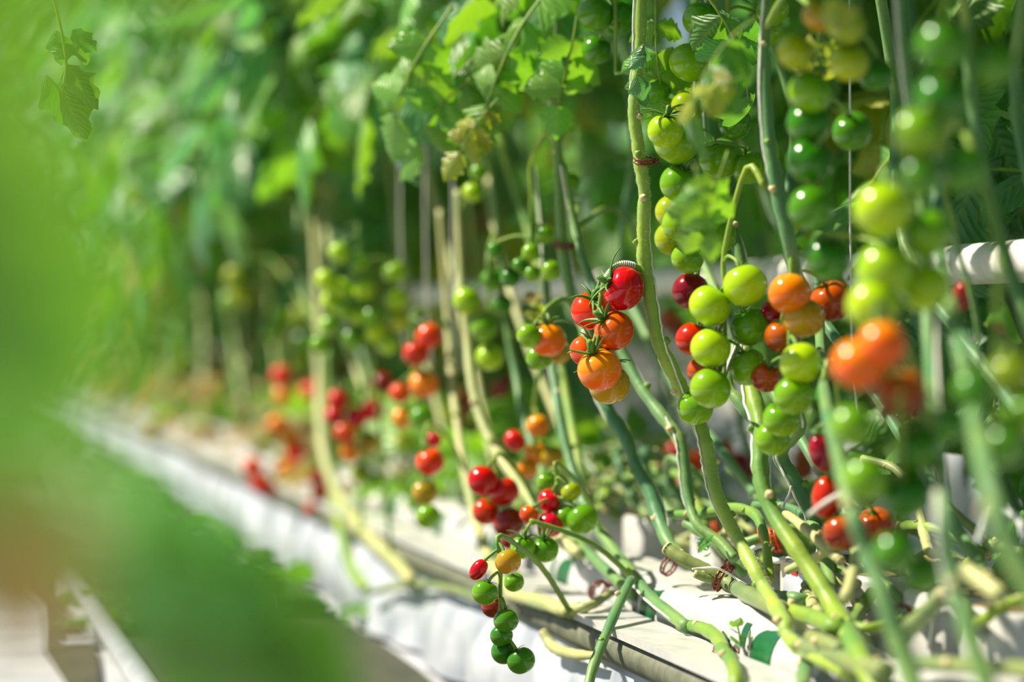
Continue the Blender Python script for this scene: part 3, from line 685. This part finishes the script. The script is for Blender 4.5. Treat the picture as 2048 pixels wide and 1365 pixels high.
truss('half hidden truss above the clip', [(1378, 125, 78, g), (1374, 214, 66, ye), (1470, 247, 66, d_), (1402, 40, 74, g), (1530, 62, 72, g), (1545, 20, 66, g)], 2.5, 'clip2')
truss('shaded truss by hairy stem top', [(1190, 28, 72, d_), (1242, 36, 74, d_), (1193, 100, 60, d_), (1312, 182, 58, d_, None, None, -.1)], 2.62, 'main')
truss('green truss left of lone orange', [(934, 602, 58, pa), (968, 656, 56, g), (980, 714, 56, pa), (1004, 610, 44, d_, None, None, .1), (985, 560, 46, g, None, None, .1)], 3.10, 'thin')
truss('small green pair high at centre', [(945, 385, 40, pa), (957, 345, 34, g)], 3.15, 'thin')
truss('small truss around the lone orange', [(1097, 681, 70, og, None, (0, -.9, -.2)), (1058, 672, 50, g), (1078, 716, 52, g, None, None, .03), (1120, 705, 46, ol, None, None, .05)], 2.66, 'mid')
truss('young truss at blurred brown clip', [(1090, 470, 40, g), (1062, 505, 36, g), (1102, 542, 42, g), (1064, 548, 34, g), (1040, 532, 34, d_), (1020, 555, 40, d_), (990, 500, 32, d_), (1140, 365, 40, g, None, None, -.05)], 2.84, 'mid')
truss('red orange truss left of centre', [(858, 673, 54, ro), (832, 706, 54, rd), (848, 768, 58, og), (844, 834, 52, g), (800, 786, 42, ro, None, None, .1), (806, 836, 44, og, None, None, .1)], 3.3, 'lean')
truss('blurred red truss by pale stem', [(763, 768, 46, dk), (746, 820, 48, rd), (712, 836, 44, rd), (676, 800, 44, rd), (690, 866, 46, ro), (738, 886, 46, ol), (668, 832, 40, rd), (700, 905, 40, og), (722, 948, 42, ye), (806, 880, 38, ye, None, None, .1), (752, 962, 36, g)], 3.75, 'leftpale')
truss('red over olive truss left of centre', [(860, 924, 56, ro), (850, 985, 52, ol), (856, 1034, 50, g), (866, 880, 34, rd, None, None, .1)], 3.0, 'lean')
truss('bright red truss at lower centre', [(966, 962, 62, rd), (1008, 984, 60, rd), (972, 1024, 54, rd), (1018, 1046, 64, dk), (1022, 1080, 44, dk, None, None, .05)], 2.80, 'beige')
truss('mixed truss right of bright red', [(1101, 1002, 50, rd), (1100, 1050, 52, rd), (1058, 1030, 38, ro), (1165, 1040, 64, g), (1132, 1034, 50, g), (1142, 985, 40, ye), (1094, 965, 44, g, None, None, .06)], 2.62, 'teal')
truss('light green pair under bright red', [(1046, 1095, 50, g, None, (.1, -.9, .3)), (1090, 1100, 54, g, None, (-.1, -.9, .3))], 2.56, 'teal')
truss('low truss over the film skirt', [(1016, 1124, 52, ol), (957, 1140, 40, rd, 'plum'), (970, 1186, 52, g), (986, 1214, 46, dk, None, None, .03), (1012, 1242, 50, d_), (1003, 1272, 46, d_), (1008, 1304, 52, d_), (1042, 1322, 56, d_), (1028, 1165, 40, g, None, None, .05)], 2.44, 'lean')
truss('orange truss behind bluish green stem', [(1076, 852, 46, og), (1030, 882, 44, rd), (1072, 908, 46, og), (1056, 938, 40, og), (1104, 914, 46, ol)], 3.0, 'teal')
truss('leftmost orange truss', [(562, 752, 40, ro), (566, 790, 38, og), (556, 850, 44, og), (586, 880, 50, og), (572, 938, 40, og), (506, 935, 42, ro), (522, 968, 44, ro), (540, 982, 34, br), (620, 780, 40, ro, None, None, .1), (590, 905, 40, ro)], 4.5, 'leftpale')
truss('low orange pair at left', [(640, 955, 40, rd), (640, 985, 38, ro), (632, 1018, 40, ro)], 4.3, 'leftpale')
truss('blurred pale green truss at left', [(680, 506, 44, pa), (719, 528, 38, g), (652, 560, 44, pa), (686, 578, 44, pa), (790, 545, 46, pa), (728, 580, 44, pa), (792, 600, 48, pa), (664, 602, 44, pa), (720, 630, 46, pa), (796, 642, 46, ye), (660, 652, 44, g), (752, 664, 46, pa), (705, 678, 46, g), (775, 690, 40, pa), (745, 635, 44, g), (690, 620, 40, g), (640, 690, 40, g)], 3.5, 'leftpale')
truss('yellow green truss at far left', [(600, 630, 44, ye), (606, 682, 46, g), (598, 722, 44, ye), (560, 640, 40, g), (470, 552, 44, ye), (482, 590, 46, ye), (460, 604, 42, g), (545, 665, 40, g)], 4.9, 'leftgreen')
truss('blurred red trio between sloping stems', [(1184, 886, 46, ro), (1150, 872, 38, ro), (1172, 910, 34, rd)], 4.1, 'second')
truss('shaded red truss behind hairy stem', [(1340, 930, 54, dk), (1352, 905, 44, rd), (1392, 928, 56, ro), (1362, 975, 44, dk)], 3.6, 'second')
truss('deep red pair behind slanting stem', [(1480, 928, 50, dk), (1502, 938, 52, rd)], 3.5, 'lowright')
truss('faint orange truss low behind stems', [(1612, 915, 50, ro), (1606, 940, 46, br), (1450, 900, 40, br), (1520, 830, 40, br)], 3.4, 'lowright')
truss('faint red truss behind beige stem', [(925, 800, 44, br), (948, 840, 44, br), (1010, 780, 50, dk), (1015, 830, 44, dk), (905, 840, 34, br)], 4.4, 'beige')
truss('red tomatoes below the white pipe', [(1340, 640, 44, br), (1360, 660, 40, br), (1985, 665, 44, rd)], 3.3, 'clip2')

# ---------------------------------------------------------------- twine, clips, hooks, drip tubes
def twine(key, label, r=.0009, turns=2.0, i0=0, i1=None, ph=0, group=None):
    t, sp, sr = VINES[key]; sp = sp[i0:i1]; sr = sr[i0:i1]; pts = []
    for i, p in enumerate(sp):
        s = i / (len(sp) - 1); a = ph + turns * 2 * math.pi * s
        pts.append(p + (right * math.cos(a) - fwd * math.sin(a)) * (sr[i] + .0012))
    V, Fc = tube(cat_rom(pts, 3), r, 6)
    return tag(mk('support_twine', V, Fc, M_twine), label, 'twine', group)
twine('main', 'white support twine wound round the sharp hairy stem', .0010, 1.6, ph=2.6)
twine('mid', 'white twine wound round the soft stem with the brown clip', .0014, 2.2, ph=1)
twine('clip2', 'white twine along the teal stem behind the pale green truss', .0013, 2.2, ph=.5)
twine('lowright', 'white twine lying along the bright green slanting stem', .0016, .9, ph=2.2)
twine('arch', 'white twine on the dark bluish stem', .0014, 1.4, ph=2)
twine('second', 'pale twine down the stem behind the lowest red truss tomato', .0010, 1.5, ph=2.9)
twine('teal', 'pale twine on the bluish green stem left of the red truss', .0012, 1.5, ph=.9)
twine('front2', 'blurred white twine on the bluish stem at right', .0016, 1.5, ph=2.5)
def loose(label, pts, r=.0009, group=None):
    w3 = cat_rom([P(*q) for q in pts], 6); return tag(mk('loose_twine', *tube(w3, r, 6), M_twine), label, 'twine', group)
loose('loose white strand hanging over the olive stub', [(1702, 1140, 2.36), (1698, 1165, 2.37), (1690, 1190, 2.385)], .0008)
loose('white strand tied across the clipped grey green stem', [(1384, 1139, 2.42), (1405, 1137, 2.42), (1430, 1136, 2.41), (1455, 1147, 2.41), (1475, 1160, 2.41), (1496, 1172, 2.40)], .0012)
loose('frayed white string hanging by the cut yellow green stem', [(1583, 972, 2.39), (1578, 990, 2.39), (1570, 1005, 2.39), (1566, 1018, 2.38)], .0012)
loose('blurred white strand crossing the red plum tomato', [(1618, 1030, 2.02), (1650, 1005, 2.0), (1686, 985, 1.98)], .0016)
loose('white looped string below the olive stub', [(1712, 1250, 2.33), (1724, 1238, 2.33), (1722, 1250, 2.33), (1712, 1265, 2.34), (1703, 1280, 2.34)], .0009)
loose('pale straight string at lower right beside the dark stub', [(1866, 1225, 2.1), (1862, 1260, 2.1), (1856, 1300, 2.1)], .0012)
for px, X, r, where in ((905, .72, .0010, 'beside the beige stem'), (850, .72, .0012, 'above the red orange truss left of centre'), (800, .72, .0012, 'above the blurred pale green truss'), (1420, 1.0, .001, 'behind the green truss of the hairy stem'), (1700, .95, .0012, 'between the shaded green trusses at right'), (1160, 1.1, .001, 'behind the soft clipped stem')):
    p0 = PX(px, 420, X); q = [p0 + Vector((0, 0, 1.2)), p0, p0 + Vector((.01, 0, -.22))]
    tag(mk('hanging_string', *tube(cat_rom(q, 4), r, 6), M_twine), 'thin white string hanging straight down ' + where, 'twine', 'hanging strings')
def clip(px, py, z, r, nrm, m, label, group=None, arc=360, rot=0):
    """ring of two thin hoops joined by bars, with a latch"""
    c = P(px, py, z); t = thing('plant_clip', label, 'clip', c, group)
    ax = (right * nrm[0] - up * nrm[1] - fwd * nrm[2]).normalized(); a1 = (right - ax * right.dot(ax)).normalized(); b1 = ax.cross(a1)
    def pt(an, h, rr=r): return c + a1 * (rr * math.cos(an)) + b1 * (rr * math.sin(an)) + ax * h
    V, Fc = [], []; N = 26; h = r * .19
    for hh in (-h, h):
        tube([pt(math.radians(rot) + math.radians(arc) * k / N, hh) for k in range(N + 1)], r * .115, 6, True, V, Fc)
    for k in range(0, N + 1, 3):
        an = math.radians(rot) + math.radians(arc) * k / N; tube([pt(an, -h), pt(an, h)], r * .07, 5, True, V, Fc)
    mk('ring', V, Fc, m, t)
    an = math.radians(rot + arc); V, Fc = [], []
    for k, (dr, dw) in enumerate(((1.12, .30), (1.42, .36))):
        box(pt(an, 0, r * dr), (r * .16, r * .22, r * .62), V, Fc, Matrix((a1, b1, ax)).transposed())
    tube([pt(an, 0, r), pt(an, 0, r * 1.5)], r * .1, 6, True, V, Fc)
    mk('latch', V, Fc, m, t); return t
clip(1288, 321, 2.40, .0098, (.05, -1, .32), M_clip, 'brown plant clip round the hairy stem above the red truss')
clip(1450, 431, 2.53, .0098, (-.2, -1, .3), M_clip, 'brown plant clip on the teal stem behind the green truss', rot=180)
clip(1127, 490, 2.76, .0105, (.1, -1, .2), M_clip, 'blurred brown clip on the soft stem left of centre')
clip(1441, 1158, 2.425, .0125, (.88, .42, .30), M_clip, 'sharp brown clip open round the laid grey green stem', arc=300, rot=20)
clip(1462, 1125, 2.52, .0115, (.85, .4, .4), M_clip, 'brown clip arching behind the sharp open one', arc=250, rot=40)
clip(1338, 1132, 2.58, .0110, (.7, .4, .6), M_clip, 'blurred brown clip arched left of the laid stems')
clip(1452, 1308, 2.28, .0120, (.2, -.9, .5), M_clip, 'brown clip round the stem at the bottom, under the seedling')
clip(1197, 1182, 2.66, .0115, (.6, .4, .6), M_clip, 'blurred dark clip at the middle of the gutter')
clip(1526, 1075, 2.545, .0115, (.95, -.25, .2), M_clip2, 'orange clip on the pale laid stem, left one of two')
clip(1550, 1080, 2.54, .0125, (.95, -.25, .2), M_clip2, 'orange clip on the pale laid stem, right one of two')
clip(1432, 1060, 2.75, .0110, (.95, -.25, .2), M_clip2, 'blurred orange clip behind the foot of the hairy stem')
clip(1686, 1265, 2.34, .0080, (.6, .6, .3), M_clip, 'small rusty clip at the foot of the olive stub')
clip(1676, 1236, 2.37, .0070, (.3, -.9, .3), M_clip, 'small rusty clip beside the bright green slanting stem')
clip(1800, 1240, 2.12, .0130, (.5, .1, .8), M_clip, 'dark red ring clip in front of the green letters')
# ribbed support on the main truss stalk
ts = thing('truss_support', 'white ribbed support arched over the topmost sharp red tomato', 'truss support', P(1284, 540, 2.4))
arc_ = cat_rom([P(1284, 540, 2.40), P(1262, 531, 2.392), P(1242, 530, 2.39), P(1222, 544, 2.39), P(1212, 562, 2.392), P(1204, 586, 2.395)], 6)
mk('strap', *tube(arc_, [.0034] * len(arc_), 8), M_stem, ts)
for k in range(5, 23, 1):
    d = (arc_[k + 1] - arc_[k - 1]).normalized(); mk('rib', *tube([arc_[k] - d * .0005, arc_[k] + d * .0005], .0040, 10), M_hook, ts)
def hook(label, pts, w, name='drip_tube', cat='tube', m=None, group=None):
    p3 = cat_rom([P(a, b, z) for a, b, z in pts], 6); return tag(mk(name, *tube(p3, w, 9), m or M_hook), label, cat, group)
hook('white curved drip tube behind the slanting stem, standing upright', [(1646, 1085, 2.5), (1638, 1105, 2.5), (1640, 1125, 2.5), (1652, 1140, 2.49), (1672, 1150, 2.48)], .0032)
hook('white drip tube bowed low under the orange clips', [(1545, 1092, 2.5), (1536, 1104, 2.5), (1541, 1118, 2.5), (1556, 1122, 2.49), (1570, 1118, 2.49)], .0032)
hook('white drip tube bent over beside the hairy stem foot', [(1492, 1112, 2.52), (1505, 1098, 2.52), (1524, 1092, 2.52), (1532, 1100, 2.52)], .0026)
hook('white drip tube at far right above the grow block', [(1968, 1160, 2.1), (1980, 1180, 2.1), (1998, 1190, 2.1), (2012, 1195, 2.1)], .0032)
hook('white tube loop at the right edge', [(2010, 1020, 2.0), (2028, 1030, 1.98), (2042, 1048, 1.96), (2046, 1070, 1.96)], .0028)
hook('white bent drip tube in the blurred middle of the gutter', [(1240, 1115, 2.68), (1246, 1140, 2.67), (1248, 1165, 2.66), (1243, 1186, 2.66)], .0042)
hook('pale tube arched over at bottom, dropping from the clipped stem', [(1466, 1290, 2.27), (1482, 1300, 2.27), (1490, 1330, 2.26), (1510, 1360, 2.25), (1535, 1375, 2.24)], .0022)
hook('white hanging twin string end at far right', [(1975, 1010, 1.9), (1966, 1050, 1.9), (1955, 1085, 1.9)], .0022, 'hanging_tie', 'tie')
# white scraps of film and a dry leaf, small seedling
def patch(label, quad, m, name, cat, z, crumple=.004):
    V, Fc = [], []; n = 6; q = [P(a, b, z) for a, b in quad]
    for side in (0, 1):
        for j in range(n + 1):
            for i in range(n + 1):
                s, t = i / n, j / n; p = q[0].lerp(q[1], s).lerp(q[3].lerp(q[2], s), t)
                V.append(p - fwd * (crumple * math.sin(5 * s + 3 * t) * math.cos(4 * t - s)) + fwd * (.0012 * side))
    m_ = (n + 1) ** 2
    for j in range(n):
        for i in range(n):
            a = j * (n + 1) + i; Fc.append((a, a + 1, a + n + 2, a + n + 1)); Fc.append((m_ + a, m_ + a + n + 1, m_ + a + n + 2, m_ + a + 1))
    return tag(mk(name, V, Fc, m), label, cat)
patch('crumpled white film scrap between the laid stems', [(1600, 1240), (1640, 1250), (1636, 1272), (1604, 1276)], M_bag, 'film_scrap', 'film', 2.40)
patch('white film corner showing behind the blurred dark green truss', [(1720, 1025), (1775, 985), (1795, 1035), (1725, 1040)], M_bag, 'film_scrap', 'film', 2.5)
patch('white film flap under the knobbed laid stem', [(1594, 1310), (1618, 1318), (1614, 1352), (1594, 1348)], M_bag, 'film_scrap', 'film', 2.3)
patch('dry brown curled leaf bit at the bottom beside the film flap', [(1578, 1330), (1594, 1316), (1594, 1352), (1586, 1346)], plain('dry_brown', '#5c2a12', '#8a4a1c', 120, .8), 'dry_leaf', 'leaf', 2.29, .006)
sg = thing('seedling', 'tiny light green seedling growing in front of the grow bag', 'seedling', P(1478, 1312, 2.27))
mk('seedling_stem', *tube(cat_rom([P(1478, 1312, 2.27), P(1480, 1290, 2.27), P(1479, 1270, 2.27), P(1474, 1250, 2.27)], 4), .0009, 6), M_stem, sg)
for (a, b, az, s) in ((1482, 1290, .5, .016), (1480, 1280, -2.2, .013), (1479, 1268, .9, .012), (1476, 1254, 2.2, .015), (1475, 1252, -.6, .014)):
    o = link('leaflet', LFM[2], sg); o.matrix_local = Matrix.Translation(-LOC[sg.name]) @ leaf_M(P(a, b, 2.27), az, .5, .2, s); setm(o, LM['bright'])

# ---------------------------------------------------------------- leaves placed one by one on the near vines
def leaf_at(vkey, px, py, z, L, ang, face, col, kind=0, pet=True):
    """a single big leaflet-bearing leaf whose tip points along ang (degrees in the picture, 0 right, 90 up); face tilts it to the camera"""
    t = VINES[vkey][0]; a = math.radians(ang)
    y_ = (right * math.cos(a) + up * math.sin(a) - fwd * U(-.2, .2)).normalized()
    n_ = (-fwd * math.cos(math.radians(face)) + up * math.sin(math.radians(face))); n_ = (n_ - y_ * n_.dot(y_)).normalized(); x_ = y_.cross(n_)
    M = Matrix.Translation(P(px, py, z)) @ Matrix((x_, y_, n_)).transposed().to_4x4() @ Matrix.Scale(L, 4)
    return add_leaf(t, M, kind, col, True)
random.seed(21)
leaf_at('clip2', 1450, 300, 2.10, .085, 250, 10, 'bright', 3)
leaf_at('clip2', 1395, 330, 1.95, .06, 280, 30, 'bright', 0)
leaf_at('clip2', 1520, 40, 2.0, .10, 215, 50, 'green', 1)
leaf_at('clip2', 1500, 150, 1.98, .055, 195, 40, 'yellow', 3)
leaf_at('main', 1310, -30, 2.5, .12, 275, 20, 'bright', 5)
leaf_at('main', 1400, -40, 2.35, .13, 300, 40, 'green', 1)
leaf_at('mid', 1110, -20, 2.7, .16, 235, 35, 'bright', 0)
leaf_at('mid', 1150, 10, 2.65, .12, 260, 30, 'bright', 3)
leaf_at('mid', 1060, 60, 2.75, .13, 200, 30, 'green', 1)
leaf_at('mid', 1010, 180, 2.7, .09, 235, 20, 'yellow', 5)
leaf_at('mid', 1000, 130, 2.75, .14, 215, 40, 'bright', 0)
leaf_at('thin', 930, 80, 2.9, .16, 215, 50, 'blue', 1)
leaf_at('thin', 900, 10, 2.75, .15, 235, 45, 'bright', 3)
leaf_at('thin', 1070, 570, 2.85, .035, 265, 10, 'dry', 4)
leaf_at('mid', 1080, 590, 2.8, .04, 250, 10, 'yellow', 2)
leaf_at('front2', 1690, -30, 1.8, .045, 255, 50, 'yellow', 4)
leaf_at('arch', 1640, 40, 2.1, .07, 260, 20, 'yellow', 2)
leaf_at('front4', 2065, 190, 2.4, .05, 245, 20, 'green', 4)
leaf_at('lowright', 1400, 1060, 2.5, .03, 300, 20, 'blue', 4)
# the small curled leaf on the hairy stem
t = VINES['main'][0]
for q, (px, py, ang, L) in enumerate(((1287, 88, 250, .026), (1292, 112, 215, .022), (1272, 150, 285, .032))):
    a = math.radians(ang); y_ = (right * math.cos(a) + up * math.sin(a)).normalized(); n_ = (-fwd + up * .5 * (1 - q)); n_ = (n_ - y_ * n_.dot(y_)).normalized()
    o = link('leaf', LFM[(3, 1, 3)[q]], t); o.matrix_local = Matrix.Translation(P(px, py, 2.385) - LOC[t.name]) @ Matrix((y_.cross(n_), y_, n_)).transposed().to_4x4() @ Matrix.Scale(L, 4); setm(o, LM['blue'])

# ---------------------------------------------------------------- the canopy of the row
LINE = [(-200, 800), (0, 800), (200, 760), (330, 600), (420, 520), (500, 450), (650, 370), (820, 300), (1000, 250), (1100, 150), (1250, 60), (1400, 20), (1600, -10), (2400, -60)]
def limit(px):
    for (a, b), (c, d) in zip(LINE, LINE[1:]):
        if a <= px <= c: return b + (d - b) * (px - a) / (c - a)
    return 560 if px < 0 else -60
def canopy(vx, vy, count, h0, h1, rng, vine_, detailed, reach=(.20, .31), guard=True, cols=None, side=0):
    made = 0; tries = 0
    while made < count and tries < count * 6:
        tries += 1
        h = CZ + rng.uniform(h0, h1); az = rng.uniform(0, 6.283) if not side else rng.uniform(.2, 2.9)  # towards the aisle
        L = rng.uniform(*reach); p = Vector((vx + rng.uniform(-.03, .03), vy + rng.uniform(-.12, .12), h))
        M = leaf_M(p, az, rng.uniform(-.5, .25), rng.uniform(-.3, .3), L); kind = rng.randrange(6)
        ok = True
        if guard:
            for s in (0, 3, 5, 8):
                q = M @ LAY[kind][0][s]; a, b, z = proj(q)
                if z < .6 or -300 < a < 2348 and b + .07 * F / z > limit(a) and q.x < .98: ok = False; break
        if not ok: continue
        c = cols or ('green', 'blue', 'blue', 'blue', 'bright', 'green', 'bright')
        add_leaf(vine_, M, kind, rng.choice(c), detailed); made += 1
    return made
rng = random.Random(8)
def row_vine(x, y, top, label, group, low=True):
    t = thing('tomato_vine', label, 'tomato plant', (x, y, TOPZ + .04), group)
    a = U(0, 6); pts = [Vector((x + .02 * math.sin(a + 3 * k), y + (.05 * math.cos(a + 2 * k)) - .34 * max(0, 1.7 - k), TOPZ + .04 + (top - TOPZ - .04) * k / 9)) for k in range(10)]
    mk('stem', *tube(cat_rom(pts, 3), .0058, 8), M_stem2 if x > .9 else rng.choice((M_stem, M_stem2, M_pale)), t); return t
random.seed(17)
# front line, far part
yy = 3.35; i = 0
while yy < 17.5:
    t = row_vine(U(.76, .86), yy, 2.9, 'leafy tomato plant in the front line of the blurred far row', 'far plants in the front line')
    n = 20 if yy < 9 else 30
    if yy > 5.5: canopy(LOC[t.name].x, yy, 15, -.14, .4, rng, t, False, (.14, .22), cols=('green', 'yellow', 'green', 'dry', 'blue'))
    canopy(LOC[t.name].x, yy, n, .22, 1.15 if yy < 6 else (1.8 if yy < 9 else 2.6), rng, t, yy < 4.6, side=1)
    canopy(LOC[t.name].x, yy, n // 2, .42, 2.0, rng, t, False, (.26, .38))
    yy += .30 if yy < 9 else .50; i += 1
# front line, near part: only their tops carry leaves
for yy, nth in ((1.25, 'nearest'), (1.55, 'second nearest'), (1.85, 'third nearest'), (2.15, 'fourth nearest'), (2.45, 'fifth nearest'), (2.75, 'sixth nearest'), (3.05, 'farthest')):
    t = row_vine(.92, yy, 1.6, nth + ' of the leafy plant tops above the near trusses', 'near plants of the row')
    t.children[0]
    canopy(.80, yy, 14, .36, 1.0, rng, t, True, (.16, .26))
for key in ('front3', 'front4', 'arch'):  # unseen leaves added above the view to shade the upper right
    t, sp, sr = VINES[key]; n_ = tries = 0
    while n_ < 9 and tries < 200:
        tries += 1
        L = U(.18, .28); p = Vector((sp[0].x + U(-.06, .02), U(.7, 2.1), CZ + U(.30, .75))); M = leaf_M(p, U(.9, 2.4), U(-.25, .2), U(-.3, .3), L); kd = rng.randrange(6)
        if any(proj(M @ q)[1] > -40 - .35 * L * F / max(.3, proj(M @ q)[2]) for q in LAY[kd][0]): continue
        add_leaf(t, M, kd, 'green', True); n_ += 1
# second line behind the pipe
yy = 1.6
while yy < 15:
    t = row_vine(U(1.14, 1.24), yy, 2.6, 'leafy tomato plant in the shaded line behind the white pipe', 'plants behind the pipe')
    canopy(1.2, yy, 22 if yy < 3.2 else (12 if yy < 5 else 17), .20 if yy < 5 else .12, 1.0 if yy < 3.2 else 1.5 if yy < 7 else 2.2, rng, t, False, guard=False, cols=('green', 'green', 'blue', 'green', 'yellow'))
    if 2.1 < yy < 3.0: canopy(1.2, yy, 16, -.14, .25, rng, t, False, (.16, .26), guard=False, cols=('green', 'green', 'blue'))
    if yy > 4.8: canopy(1.2, yy, 16, -.16, .3, rng, t, False, (.16, .26), guard=False, cols=('green', 'yellow', 'bright', 'dry', 'blue'))
    yy += .36 if yy < 6 else .6
# next row across the far aisle: trough, bags and foliage
g2 = thing('growing_gutter', 'white trough of the next row, blurred behind the stems', 'gutter', (2.5, 2, 0))
mk('trough', *box((2.55, 12, CZ - .30), (.30, 20, .06)), M_film, g2, False)
V, Fc = [], []
for j in range(201):
    y = 2 + .1 * j
    for k in range(4): V.append((2.40 - .02 * k / 3 + .012 * math.sin(8 * y + k), y, (CZ - .29) * (1 - k / 3)))
for j in range(200):
    for k in range(3): q = j * 4 + k; Fc.append((q, q + 1, q + 5, q + 4))
mk('film_skirt', V, Fc, M_film, g2)
mk('bag_sleeve', *box((2.55, 12, CZ - .22), (.20, 20, .08)), M_bag, g2, False)
yy = 3.0
while yy < 20:
    t = thing('tomato_vine', 'tomato plant of the next row, far behind the stems', 'tomato plant', (2.5, yy, CZ - .17), 'plants of the next row')
    pts = [Vector((2.5 + .03 * math.sin(k + yy), yy + .04 * math.cos(2 * k), CZ - .17 + .3 * k)) for k in range(9)]
    mk('stem', *tube(cat_rom(pts, 3), .006, 6), M_stem, t)
    V, Fc, uv, mi = [], [], [], []
    for k in range(26):
        M = leaf_M(Vector((2.5 + U(-.1, .1), yy + U(-.25, .25), CZ + U(.05, 2.2))), U(0, 6.28), U(-.5, .3), U(-.3, .3), U(.3, .45)); v, f, u, m_ = WHOLE[random.randrange(6)]
        b = len(V); V += [M @ q - LOC[t.name] for q in v]; Fc += [tuple(b + i for i in q) for q in f]; uv += u; mi += m_
    fo = link('foliage', mesh('foliage', V, Fc, [random.choice((LM['bright'], LM['bright'], LM['green'])), M_stem], True, uv, mi), t); fo['kind'] = 'stuff'
    yy += .55

# ---------------------------------------------------------------- leaves close to the lens at left
fv = thing('tomato_vine', 'very blurred leafy plant close at the left edge', 'tomato plant', (-.42, .42, 0))
mk('stem', *tube(cat_rom([Vector((-.42, .42, 0)), Vector((-.40, .43, .3)), Vector((-.41, .41, .7)), Vector((-.38, .45, 1.2))], 5), .006, 8), M_stem, fv)
def near_leaf(px, py, z, L, ang, face, col, k, wide=1.0, par=None):
    par = par or fv
    a = math.radians(ang); y_ = (right * math.cos(a) + up * math.sin(a)).normalized()
    n_ = (-fwd * math.cos(math.radians(face)) + up * math.sin(math.radians(face))); n_ = (n_ - y_ * n_.dot(y_)).normalized(); x_ = y_.cross(n_)
    o = link('leaf', LFM[k], par); o.matrix_local = Matrix.Translation(P(px, py, z) - LOC[par.name]) @ Matrix((x_ * wide, y_, n_)).transposed().to_4x4() @ Matrix.Scale(L, 4); setm(o, LM[col])
NEAR = [(-150, -60, .50, .085, 278, 25, 'bright', 0), (30, 235, .52, .09, 268, 20, 'bright', 2), (-140, 420, .50, .06, 285, 20, 'green', 1),
        (-20, -330, .55, .050, 290, 40, 'green', 1), (330, -330, .80, .07, 275, 40, 'bright', 2), (620, -330, .85, .065, 275, 40, 'bright', 0), (820, -300, .95, .055, 260, 40, 'bright', 2), (-165, 820, .55, .07, 300, 30, 'dry', 2)]
for q in NEAR:
    near_leaf(*q)
    e = P(*q[:3]); s0 = Vector((-.405, .42, e.z + .02)); mk('petiole', *tube(cat_rom([s0, s0.lerp(e, .5) + Vector((0, 0, .02)), e], 5), .002, 6), M_stem, fv)
# sharper leaf hanging at the focus distance on the left side of the aisle
hv = thing('tomato_vine', 'small drooping leaf spray hanging at upper left', 'tomato plant', P(60, -200, 2.4))
mk('stem', *tube(cat_rom([P(60, -200, 2.4), P(90, -60, 2.4), P(118, 40, 2.4), P(132, 120, 2.4), P(128, 170, 2.4)], 5), .0016, 7), M_stem, hv)
for px, py, ang, L, k, f in ((112, 60, 275, .034, 3, 10), (135, 120, 110, .034, 1, 50), (145, 60, 320, .032, 0, 20), (150, 75, 290, .028, 3, 0), (133, 130, 310, .052, 1, 30), (128, 150, 285, .055, 3, 10), (90, 150, 310, .050, 3, 60), (125, 175, 290, .055, 3, 0)):
    near_leaf(px, py, 2.4, L, ang, f, 'green', k, 1, hv)
# leaves low in the aisle, close to the lens
lv = thing('tomato_vine', 'very blurred green shoot crossing the lower left corner', 'tomato plant', Vector((.02, .95, 0)))
mk('stem', *tube(cat_rom([Vector((.02, .95, 0)), Vector((.0, .96, .08)), P(500, 1480, .95)], 5), .003, 8), M_stem, lv)
near_leaf(760, 1500, .95, .15, 141, 35, 'green', 2, .75, lv)
near_leaf(640, 1440, .92, .13, 138, 25, 'green', 0, .6, lv)
near_leaf(560, 1240, .90, .10, 142, 30, 'green', 1, .7, lv)
near_leaf(430, 1200, .85, .10, 136, 30, 'green', 3, .7, lv)
# fallen leaves on the soil strip
V, Fc, uv = [], [], []
random.seed(77)
for k in range(700):
    y = 3.7 + 13 * R() ** 1.4; M = leaf_M(Vector((U(.31, .66), y, U(.012, .05))), U(0, 6.28), U(-.5, .5), U(-.6, .6), U(.05, .11)); v, f, u = LF[k % 5]
    b = len(V); V += [M @ q for q in v]; Fc += [tuple(b + i for i in q) for q in f]; uv += u
for nm, lab, n0, x0, x1, z0, z1, y0, mm in (('leaf_litter', 'dull green leaf remains lying along the far gutter', 800, .80, 1.15, .02, .16, 3.6, 'bright'), ('dry_litter', 'yellow and brown leaf remains lying along the far gutter', 320, .70, 1.05, .02, .14, 4.2, 'dry')):
    v2, f2, u2 = [], [], []
    for k in range(n0):
        M = leaf_M(Vector((U(x0, x1), y0 + 13 * R() ** 1.5, GZ + U(z0, z1))), U(0, 6.28), U(-.9, .9), U(-.8, .8), U(.06, .14)); v, f, u = LF[k % 5]
        b = len(v2); v2 += [M @ q for q in v]; f2 += [tuple(b + i for i in q) for q in f]; u2 += u
    o = link(nm, mesh(nm, v2, f2, LM[mm], True, u2)); tag(o, lab, 'leaves', kind='stuff')
fo = link('fallen_leaves', mesh('fallen_leaves', V, Fc, LM['green'], True, uv)); tag(fo, 'green fallen leaves along the floor between rail and film', 'leaves', kind='stuff')
